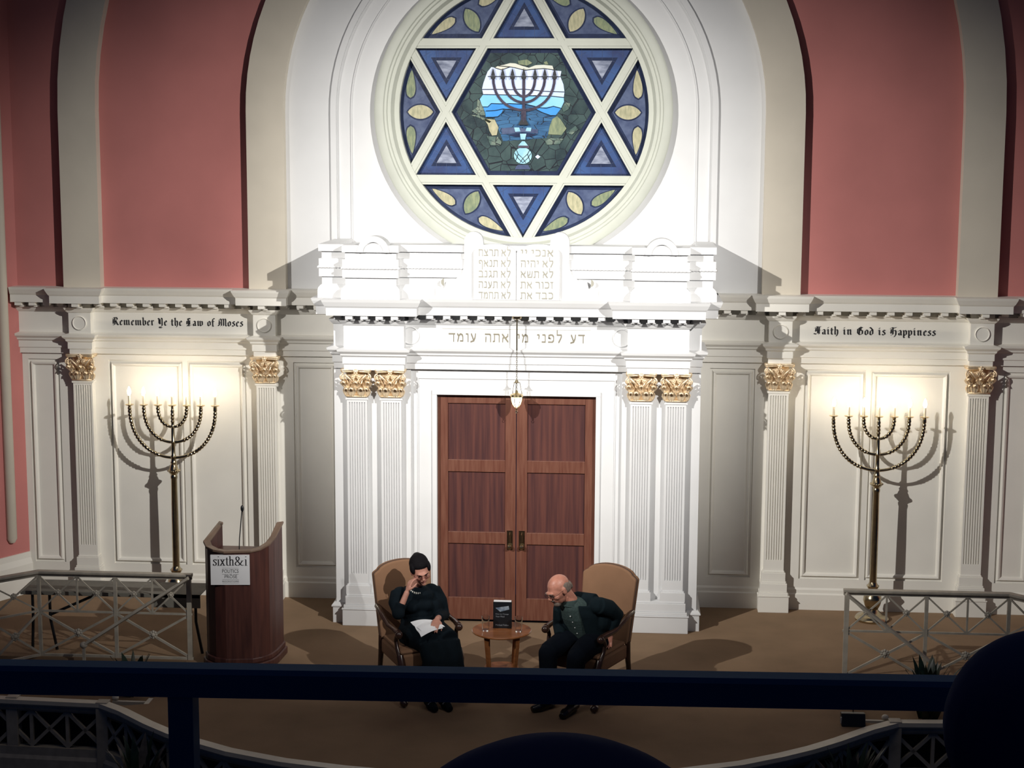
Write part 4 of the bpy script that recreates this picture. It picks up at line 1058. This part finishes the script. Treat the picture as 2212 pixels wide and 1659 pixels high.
b.tube([shF, elF], [.032, .030], 12); b.tube([elF, wrF], [.030, .026], 12); hand_shapes(b, wrF, Q(-.15, .60, .55)-wrF, (0, 0, -1), -1, .5, 1.0)
for hx_, kx, fx, fy in ((-.09, -.15, -.15, .68), (.10, .11, .07, .70)):
    b.tube([Q(hx_, .25, .50), Q(kx, .66, .48), Q(fx, fy-.06, .10)], [.05, .045, .032], 12); b.tube([Q(fx, fy-.08, .05), Q(fx, fy+.04, .035)], [.026, .020], 10)
remesh('body', b, skin2, .0052, 3, parent=man)
face_parts(man, Hm, 1.06, hair_g, lip)
glasses(man, Hm, 1.06, black_m)
b = B()
for k in (-1, 1):
    b.ell(Hm(k*.073, -.045, .005), (.014, .045, .045), 14, 9, rot=Rm)
b.ell(Hm(0, -.095, -.015), (.066, .026, .05), 14, 9, rot=Rm)
remesh('hair', b, hair_g, .005, 2, parent=man)
b = B(); b.ell(Hm(0, .072, -.088), (.036, .030, .030), 14, 9, rot=Rm); b.tube([Hm(-.03, .092, -.042), Hm(0, .104, -.038), Hm(.03, .092, -.042)], [.006, .009, .006], 8)
remesh('beard', b, hair_g, .005, 2, parent=man)
b = B()   # shirt
for t, rx, ry in [(i/12, .150-.02*max(0, i-9)/3, .125-.02*max(0, i-9)/3) for i in range(13)]:
    p = Q(0, .25, .52).lerp(Q(-.035, .41, .82), t); b.ell(p, (rx, ry, .09), 18, 12)
b.ell(Q(-.05, .43, .865), (.075, .075, .045), 14, 10)
srt = remesh('shirt', b, shirt_m, .007, 4, parent=man)
b = B(); b.lathe([(.060, .0), (.078, -.01), (.072, .035), (.062, .04)], (nkm.x-.0, nkm.y+.005, nkm.z-.03), 20); obj('collar', b, shirt_m, man, smooth=True)
fdir = Vector((-.45, -.89, 0)).normalized()
b = B()
for t in (.10, .28, .46, .64, .82):
    p = Q(0, .25, .52).lerp(Q(-.035, .41, .82), t)+fdir*.132; b.ell(p, (.006, .006, .006), 8, 6)
obj('shirt_button', b, mat('pearl_button', (.8, .8, .8), .2), man, smooth=True)
b = B()   # jacket: open shell round the back and sides plus sleeves
n = 26; rings = []
for t in [i/12 for i in range(13)]:
    p = Q(.005, .24, .47).lerp(Q(-.03, .40, .86), t)
    rx, ry = (.195, .165) if t < .1 else (.185-.03*max(0, t-.75)*2.5, .155-.02*t-.04*max(0, t-.8)*3)
    gap = .46-.04*t
    ro, ri = [], []
    for i in range(n+1):
        a_ = gap+(2*PI-2*gap)*i/n     # measured from the facing direction
        for L_, q in ((ro, 1.0), (ri, .88)):
            u = Vector((math.sin(a_)*rx*q, math.cos(a_)*ry*q)); f2 = fdir; r2 = Vector((-f2.y, f2.x, 0))
            if r2.x < 0: r2 = -r2
            L_.append(p+r2*u.x+f2*u.y)
    rings.append(ro+ri[::-1])
b.loft(rings)
b.tube([Q(-.13, .41, .845), Q(-.05, .345, .875), Q(.12, .36, .885)], [.055, .06, .058], 14)
b.ell(Q(.145, .375, .85), (.085, .08, .07), 14, 10); b.ell(Q(.09, .345, .84), (.09, .07, .08), 14, 10); b.ell(Q(-.155, .42, .81), (.065, .065, .055), 14, 10)
b.ell(Q(-.01, .30, .78), (.16, .10, .12), 16, 10)
b.tube([shN, shN.lerp(elN, .5)+Vector((.01, 0, .015)), elN, elN.lerp(wrN, .5), elN.lerp(wrN, .88)], [.074, .076, .070, .058, .048], 16); b.ell(Q(.14, .29, .72), (.09, .09, .12), 14, 10)
b.tube([shF, shF.lerp(elF, .5), elF, elF.lerp(wrF, .9)], [.064, .060, .055, .045], 16)
remesh('jacket', b, suit, .0068, 3, parent=man)
b = B()   # trousers
b.ell(Q(0, .22, .50), (.165, .14, .11), 18, 12)
for hx_, kx, fx, fy in ((-.09, -.15, -.15, .68), (.10, .115, .07, .70)):
    b.tube([Q(hx_, .26, .51), Q((hx_+kx)/2, .48, .515), Q(kx, .665, .485)], [.108, .100, .082], 16); b.ell(Q(kx, .665, .475), (.08, .08, .078), 14, 10)
    b.tube([Q(kx, .665, .47), Q((kx+fx)/2, .66, .28), Q(fx, fy-.06, .09)], [.080, .070, .062], 16)
remesh('trousers', b, trous, .008, 4, parent=man)
for fx, fy, ax in ((-.15, .68, -.06), (.07, .70, .01)):
    b = B().tube([Q(fx, fy-.12, .05), Q(fx, fy-.02, .05), Q(fx+ax*.5, fy+.08, .038), Q(fx+ax, fy+.14, .03)], [.036, .042, .040, .026], 14); b.ell(Q(fx, fy-.06, .025), (.042, .06, .026), 12, 8)
    remesh('shoe', b, mat('black_polished_leather', (.008, .008, .010), .25), .006, 3, parent=man)

# ================================================================== RAILINGS ON THE STAGE EDGE
def bar(b, p, q, w=.010, d=.008):
    p, q = Vector(p), Vector(q); t = (q-p).normalized(); up = Vector((0, 0, 1)) if abs(t.z) < .9 else Vector((0, 1, 0))
    u = t.cross(up).normalized(); v = u.cross(t)
    return b.loft([[c+u*d*sx_+v*w*sz for sx_, sz in ((-1, -1), (1, -1), (1, 1), (-1, 1))] for c in (p, q)])
def rosette(c, nrm, r=.034):
    b = B(); c = Vector(c); nrm = Vector(nrm).normalized(); u = nrm.cross(Vector((0, 0, 1))).normalized(); v = Vector((0, 0, 1))
    for k in range(8):
        a_ = PI/4*k; b.ell(c+(u*math.cos(a_)+v*math.sin(a_))*r*.68, r*.36, 8, 6)
    b.ell(c, (r*.6, r*.6, r*.6), 10, 8); return b
def railing(sx, xs, lab):
    root = empty('lattice_railing', (sx*3.4, -2.11, 0), lab, 'railing')
    Yr = -2.11; pts = [(sx*x, Yr) for x in xs]+[(sx*(xs[-1]+.34), Yr-.34), (sx*(xs[-1]+.34), Yr-1.0)]
    ZT, ZM = .775, .42
    nodes = [Vector((x, y, 0)) for x, y in pts]
    tr = B()
    path = [(nodes[0].x-sx*.03, nodes[0].y)]+[(n_.x, n_.y) for n_ in nodes[1:]]
    pr = [(-.028, ZT-.012), (.028, ZT-.012), (.036, ZT), (.034, ZT+.016), (-.034, ZT+.016), (-.036, ZT)]
    tr.sweep(path, pr); tr.sweep(path, [(-.010, ZT-.035), (.010, ZT-.035), (.010, ZT-.012), (-.010, ZT-.012)])
    obj('top_rail', tr, railm, root)
    obj('middle_rail', B().sweep(path, [(-.007, ZM-.009), (.007, ZM-.009), (.007, ZM+.009), (-.007, ZM+.009)]), railm, root)
    obj('bottom_rail', B().sweep(path, [(-.009, .0), (.009, .0), (.009, .022), (-.009, .022)]), railm, root)
    for i, n_ in enumerate(nodes[:-1]):
        w = .020 if i == 0 else .015
        obj('post', B().box(n_.x-w, n_.x+w, n_.y-w*.8, n_.y+w*.8, 0, ZT), railm, root)
    for a_, c_ in zip(nodes[:-1], nodes[1:]):
        L_ = (c_-a_).length; nn = (c_-a_).cross(Vector((0, 0, 1))).normalized(); Z = lambda z: Vector((0, 0, z))
        lo = B(); bar(lo, a_+Z(.02), c_+Z(ZM-.01)); bar(lo, a_+Z(ZM-.01), c_+Z(.02)); obj('cross_brace', lo, railm, root)
        obj('rosette', rosette((a_+c_)/2+Z(.222), nn, .040), railm, root, smooth=True)
        k = 2 if L_ > .55 else 1
        for j in range(k):
            p, q = a_.lerp(c_, j/k), a_.lerp(c_, (j+1)/k)
            up = B(); bar(up, p+Z(ZM), q+Z(ZT-.03), .007, .006); bar(up, p+Z(ZT-.03), q+Z(ZM), .007, .006); obj('cross_brace', up, railm, root)
            obj('rosette', rosette((p+q)/2+Z(.592), nn, .030), railm, root, smooth=True)
            if j: obj('baluster', bar(B(), p+Z(ZM), p+Z(ZT-.02), .008, .008), railm, root)
    hr = B(); h0 = Vector((nodes[0].x-sx*.02, -2.20, ZT)); h1 = Vector((sx*3.74, -2.30, .17))
    d_ = (h1-h0).normalized(); n2 = Vector((0, 1, 0)); u2 = d_.cross(n2).normalized()
    hr.loft([[c_+n2*a_+u2*e_ for a_, e_ in ((-.026, -.014), (.026, -.014), (.030, .006), (0, .016), (-.030, .006))] for c_ in (h0, h1)])
    hr.ell(h1, (.035, .035, .03), 12, 8)
    obj('handrail', hr, railm, root)
    obj('handrail_post', B().box(h1.x-.012, h1.x+.012, h1.y-.012, h1.y+.012, -.58, .16), railm, root)
    return root
railing(-1, [2.828, 3.50, 4.20], 'pale iron lattice railing with star braces and sloping handrail at the left stage edge')
railing(1, [2.978, 3.66, 4.36], 'pale iron lattice railing with star braces and sloping handrail at the right stage edge')
# steps down from the stage on either side
for sx in (-1, 1):
    b = B()
    for k in range(5):
        x0, x1 = 2.87+.23*k, 5.6
        b.box(sx*x0, sx*x1, -3.02, -2.17, -.16*(k+1)-.16 if k < 4 else -.8, -.16*(k+1))
    struct('trim_12' if sx < 0 else 'trim_13', b, carpet)

# ================================================================== FRONT LATTICE BALUSTRADE OF THE STAGE
bal = empty('balustrade', (0, -4.0, -.8), 'low bowed white balustrade with lattice front and pale capping along the stage edge', 'balustrade')
curve = [(-5.2, -3.22)]+edge+[(5.2, -3.10)]
curve_r = curve   # running left to right: right-hand side faces the hall
cp = [(-.03, -.035), (.05, -.035), (.058, -.02), (.052, .012), (-.035, .012)]
white_r = mat('cream_gloss_rail_paint', (.62, .58, .49), .45, var=.05, scale=6)
obj('capping', B().sweep(curve, cp), white_r, bal)
obj('moulding', B().sweep(curve, [(-.02, -.075), (.03, -.075), (.036, -.055), (.03, -.035), (-.02, -.035)]), railm, bal)
obj('base', B().sweep(curve, [(-.05, -.80), (.06, -.80), (.06, -.62), (.04, -.60), (.04, -.50), (.025, -.47), (.025, -.40), (-.05, -.40)]), railm, bal)
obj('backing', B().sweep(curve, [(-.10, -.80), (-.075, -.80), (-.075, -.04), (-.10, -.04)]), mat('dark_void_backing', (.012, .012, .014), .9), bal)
def along(path, step):
    pts = [Vector((x, y, 0)) for x, y in path]; L_ = [0]
    for p, q in zip(pts[:-1], pts[1:]): L_.append(L_[-1]+(q-p).length)
    n = max(1, round(L_[-1]/step)); out_ = []
    for i in range(n+1):
        t = L_[-1]*i/n
        for j in range(len(pts)-1):
            if L_[j] <= t <= L_[j+1]+1e-9: out_.append(pts[j].lerp(pts[j+1], (t-L_[j])/max(1e-9, L_[j+1]-L_[j]))); break
    return out_
for seg in ([(-4.8, -3.227), edge[0]], edge, [edge[-1], (4.8, -3.107)]):
    nd = along(seg, .31)
    for i, (p, q) in enumerate(zip(nd[:-1], nd[1:])):
        Z = lambda z: Vector((0, 0, z)); lt = B()
        bar(lt, p+Z(-.09), q+Z(-.39), .014, .012); bar(lt, p+Z(-.39), q+Z(-.09), .014, .012); bar(lt, p+Z(-.42), p+Z(-.06), .014, .014)
        bar(lt, p+Z(-.085), q+Z(-.085), .01, .012)
        obj('lattice_panel', lt, railm, bal)
for p in ((-4.03, -3.25), edge[0], edge[-1], (4.03, -3.12)):
    obj('newel', B().box(p[0]-.05, p[0]+.05, p[1]-.05, p[1]+.05, -.80, .02), railm, bal, bevel=.006)
for sx, e0 in ((-1, (-3.24, -3.27)), (1, (3.25, -3.12))):
    gt = empty('stair_gate', (sx*3.0, -3.1, -.1), 'small pale rail frame closing the '+('left' if sx < 0 else 'right')+' side steps beside the curved balustrade', 'gate')
    x0, x1 = sx*2.87, sx*3.20; y0 = -3.08 if sx < 0 else -3.02
    obj('upper_rail', B().box(x0, x1, y0-.10, y0-.13, -.06, -.02), white_r, gt); obj('lower_rail', B().box(x0, x1, y0-.16, y0-.20, -.16, -.11), white_r, gt)
    obj('stile', B().box(x0, x0+sx*.04, y0-.20, y0-.05, -.16, -.01), white_r, gt)
    obj('finial', B().ell((x1-sx*.02, y0-.10, .0), (.03, .03, .025), 12, 8), white_r, gt, smooth=True)

# ================================================================== LOW TABLE BEHIND THE LEFT RAILING
ft = empty('folding_table', (-3.55, -1.8, 0), 'low table with grey cloth and black legs standing behind the left railing', 'table')
obj('tabletop', B().box(-4.40, -2.80, -1.97, -1.60, .535, .555), black_m, ft)
cl = B().box(-4.42, -2.76, -1.985, -1.585, .556, .566); cl.box(-4.42, -2.76, -1.99, -1.983, .53, .566); cl.box(-3.2, -2.76, -1.99, -1.983, .44, .566)
obj('cloth', cl, cloth_g, ft, bevel=.004)
for x in (-4.33, -4.17, -2.82):
    obj('leg', B().tube([(x, -1.93, .535), (x-.0, -1.93, .30), (x+(.05 if x > -4.2 else -.02), -1.92, .0)], .014, 8), black_m, ft)
obj('brace', B().tube([(-4.17, -1.93, .33), (-3.75, -1.90, .52)], .013, 8), black_m, ft)

# ================================================================== PLANTS
def plant(c, n, h, spread, lab, seed, pale=False, up=1.0):
    rnd = random.Random(seed); root = empty('leafy_plant', c, lab, 'plant')
    pot = B().lathe([(0, 0), (.07, 0), (.09, .12), (.095, .13), (.085, .13), (.08, .11), (0, .11)], c, 18); obj('pot', pot, black_m, root, smooth=True)
    lf = B(); lp_ = B()
    for i in range(n):
        a_ = rnd.uniform(0, 2*PI); hh = h*rnd.uniform(.55, 1.0); sp = spread*rnd.uniform(.4, 1.0)
        d = Vector((math.cos(a_), math.sin(a_), 0)); s_ = Vector((-d.y, d.x, 0)); rings = []
        w = rnd.uniform(.028, .055); tgt = lp_ if (pale and i % 4 == 0) else lf
        for k in range(8):
            t = k/7; p = Vector(c)+Vector((0, 0, .1))+d*sp*t**1.4+Vector((0, 0, hh*(t-.35*t**3*(1.6-up))))
            ww = w*math.sin(PI*min(1, .08+t*.95))**.8+.0015
            rings.append([p-s_*ww, p+Vector((0, 0, -.004)), p+s_*ww, p+Vector((0, 0, .004))])
        tgt.loft(rings)
    obj('foliage', lf, leaf_m, root, smooth=True)
    if lp_.v: obj('pale_leaves', lp_, leaf_l, root, smooth=True)
    return root
plant((-3.20, -2.62, -.48), 30, .78, .24, 'dark leafy plant just above the dark balcony rail in front of the left railing', 3)
plant((3.60, -2.66, -.48), 34, .92, .28, 'dark leafy plant beside the right handrail', 5)
plant((-2.66, -4.25, -.80), 34, .98, .26, 'tall leafy plant with pale bracts below the left end of the curved balustrade', 8, True)
plant((2.80, -4.05, -.80), 38, 1.02, .28, 'tall leafy plant with pale bracts below the right end of the curved balustrade', 11, True)

# stage monitor on the floor, right
mo = empty('stage_monitor', (2.72, -3.36, 0), 'small black wedge loudspeaker lying on the carpet inside the curved rail, right', 'loudspeaker')
obj('cabinet', B().prism([(-3.37, 0), (-3.24, 0), (-3.26, .09), (-3.33, .10)], 2.80, 2.99, 'x'), black_m, mo, bevel=.006)
obj('corner_cap', B().box(2.793, 2.802, -3.35, -3.33, .02, .07), mat('pale_cap', (.5, .5, .5), .5), mo)
obj('cable', B().tube([(2.90, -3.26, .08), (2.91, -3.25, .16), (2.92, -3.22, .18)], .004, 6), black_m, mo)

# ================================================================== BALCONY: RAIL AND FRONT-ROW HEADS
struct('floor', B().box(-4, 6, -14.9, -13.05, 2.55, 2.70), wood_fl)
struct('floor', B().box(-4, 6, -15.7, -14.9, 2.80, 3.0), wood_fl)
rl = empty('balcony_railing', (.8, -13.2, 2.7), 'dark balcony rail in a navy shade tint crossing the whole foreground with one post at left', 'railing')
zr = lambda x: 3.584+.0105*x
b = B(); rings = []
for x in (-3.5, 5.5):
    z = zr(x); rings.append([(x, -13.2+y, z+q) for y, q in ((-.028, -.032), (.028, -.032), (.028, .014), (.020, .0223), (-.020, .0223), (-.028, .014))])
obj('top_rail', b.loft(rings), navy, rl)
for x in (-1.6, .2235, 2.05, 3.9): obj('post', B().box(x-.024, x+.024, -13.225, -13.18, 2.70, zr(x)-.030), navy, rl)
obj('lower_rail', B().box(-3.5, 5.5, -13.22, -13.18, 2.78, 2.83), navy, rl)
def watcher(hx_, hy, hz, R_, fl, lab, seat):
    w_ = empty('person', (hx_, hy, fl), lab, 'person', None)
    b = B(); Hf, Rf = headframe((hx_, hy, hz), (0, 1, -.12), (0, 0, 1)); head_shapes(b, Hf, Rf, 1.0)
    b.tube([(hx_, hy-.02, hz-.26), (hx_, hy-.01, hz-.08)], [.06, .055], 14)
    T = hz-.28
    b.tube([(hx_-.17, hy-.03, T), (hx_+.17, hy-.03, T)], .06, 12)
    b.tube([(hx_, hy-.04, T-.02), (hx_, hy-.06, T-.30), (hx_, hy-.05, T-.52)], [.14, .13, .16], 16)
    for k in (-1, 1):
        e_ = (hx_+k*.24, hy-.02, T-.28); h_ = Vector((hx_+k*.15, hy+.22, T-.40))
        b.tube([(hx_+k*.18, hy-.03, T), e_], [.05, .04], 10); b.tube([e_, h_], [.04, .027], 10); hand_shapes(b, h_, (0, 1, -.4), (0, -.3, -1), k, .5)
        b.tube([(hx_+k*.09, hy, T-.52), (hx_+k*.11, hy+.42, T-.50), (hx_+k*.11, hy+.44, fl+.08)], [.08, .065, .045], 12)
        b.tube([(hx_+k*.11, hy+.40, fl+.045), (hx_+k*.11, hy+.58, fl+.035)], [.036, .030], 10)
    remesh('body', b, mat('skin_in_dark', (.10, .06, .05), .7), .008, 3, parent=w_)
    b = B(); b.ell((hx_, hy-.015, hz+.025), (R_, R_*1.12, R_*1.0), 24, 16); b.ell((hx_, hy-.05, hz-.05), (R_*.9, R_*.8, R_*.9), 20, 12)
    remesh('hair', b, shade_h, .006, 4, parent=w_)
    b = B(); b.tube([(hx_-.18, hy-.035, T), (hx_+.18, hy-.035, T)], .078, 14); b.tube([(hx_, hy-.04, T-.0), (hx_, hy-.06, T-.30), (hx_, hy-.05, T-.53)], [.165, .16, .18], 18)
    for k in (-1, 1):
        e_ = Vector((hx_+k*.24, hy-.02, T-.28)); h_ = Vector((hx_+k*.15, hy+.22, T-.40)); b.tube([(hx_+k*.18, hy-.03, T), e_, e_.lerp(h_, .85)], [.068, .058, .045], 12)
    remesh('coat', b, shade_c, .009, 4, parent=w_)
    b = B()
    for k in (-1, 1): b.tube([(hx_+k*.09, hy, T-.52), (hx_+k*.11, hy+.42, T-.50), (hx_+k*.11, hy+.44, fl+.12)], [.105, .085, .065], 12)
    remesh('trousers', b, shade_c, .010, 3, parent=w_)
    pw = empty('pew', (hx_, hy-.05, fl), seat, 'pew')
    z = T-.64
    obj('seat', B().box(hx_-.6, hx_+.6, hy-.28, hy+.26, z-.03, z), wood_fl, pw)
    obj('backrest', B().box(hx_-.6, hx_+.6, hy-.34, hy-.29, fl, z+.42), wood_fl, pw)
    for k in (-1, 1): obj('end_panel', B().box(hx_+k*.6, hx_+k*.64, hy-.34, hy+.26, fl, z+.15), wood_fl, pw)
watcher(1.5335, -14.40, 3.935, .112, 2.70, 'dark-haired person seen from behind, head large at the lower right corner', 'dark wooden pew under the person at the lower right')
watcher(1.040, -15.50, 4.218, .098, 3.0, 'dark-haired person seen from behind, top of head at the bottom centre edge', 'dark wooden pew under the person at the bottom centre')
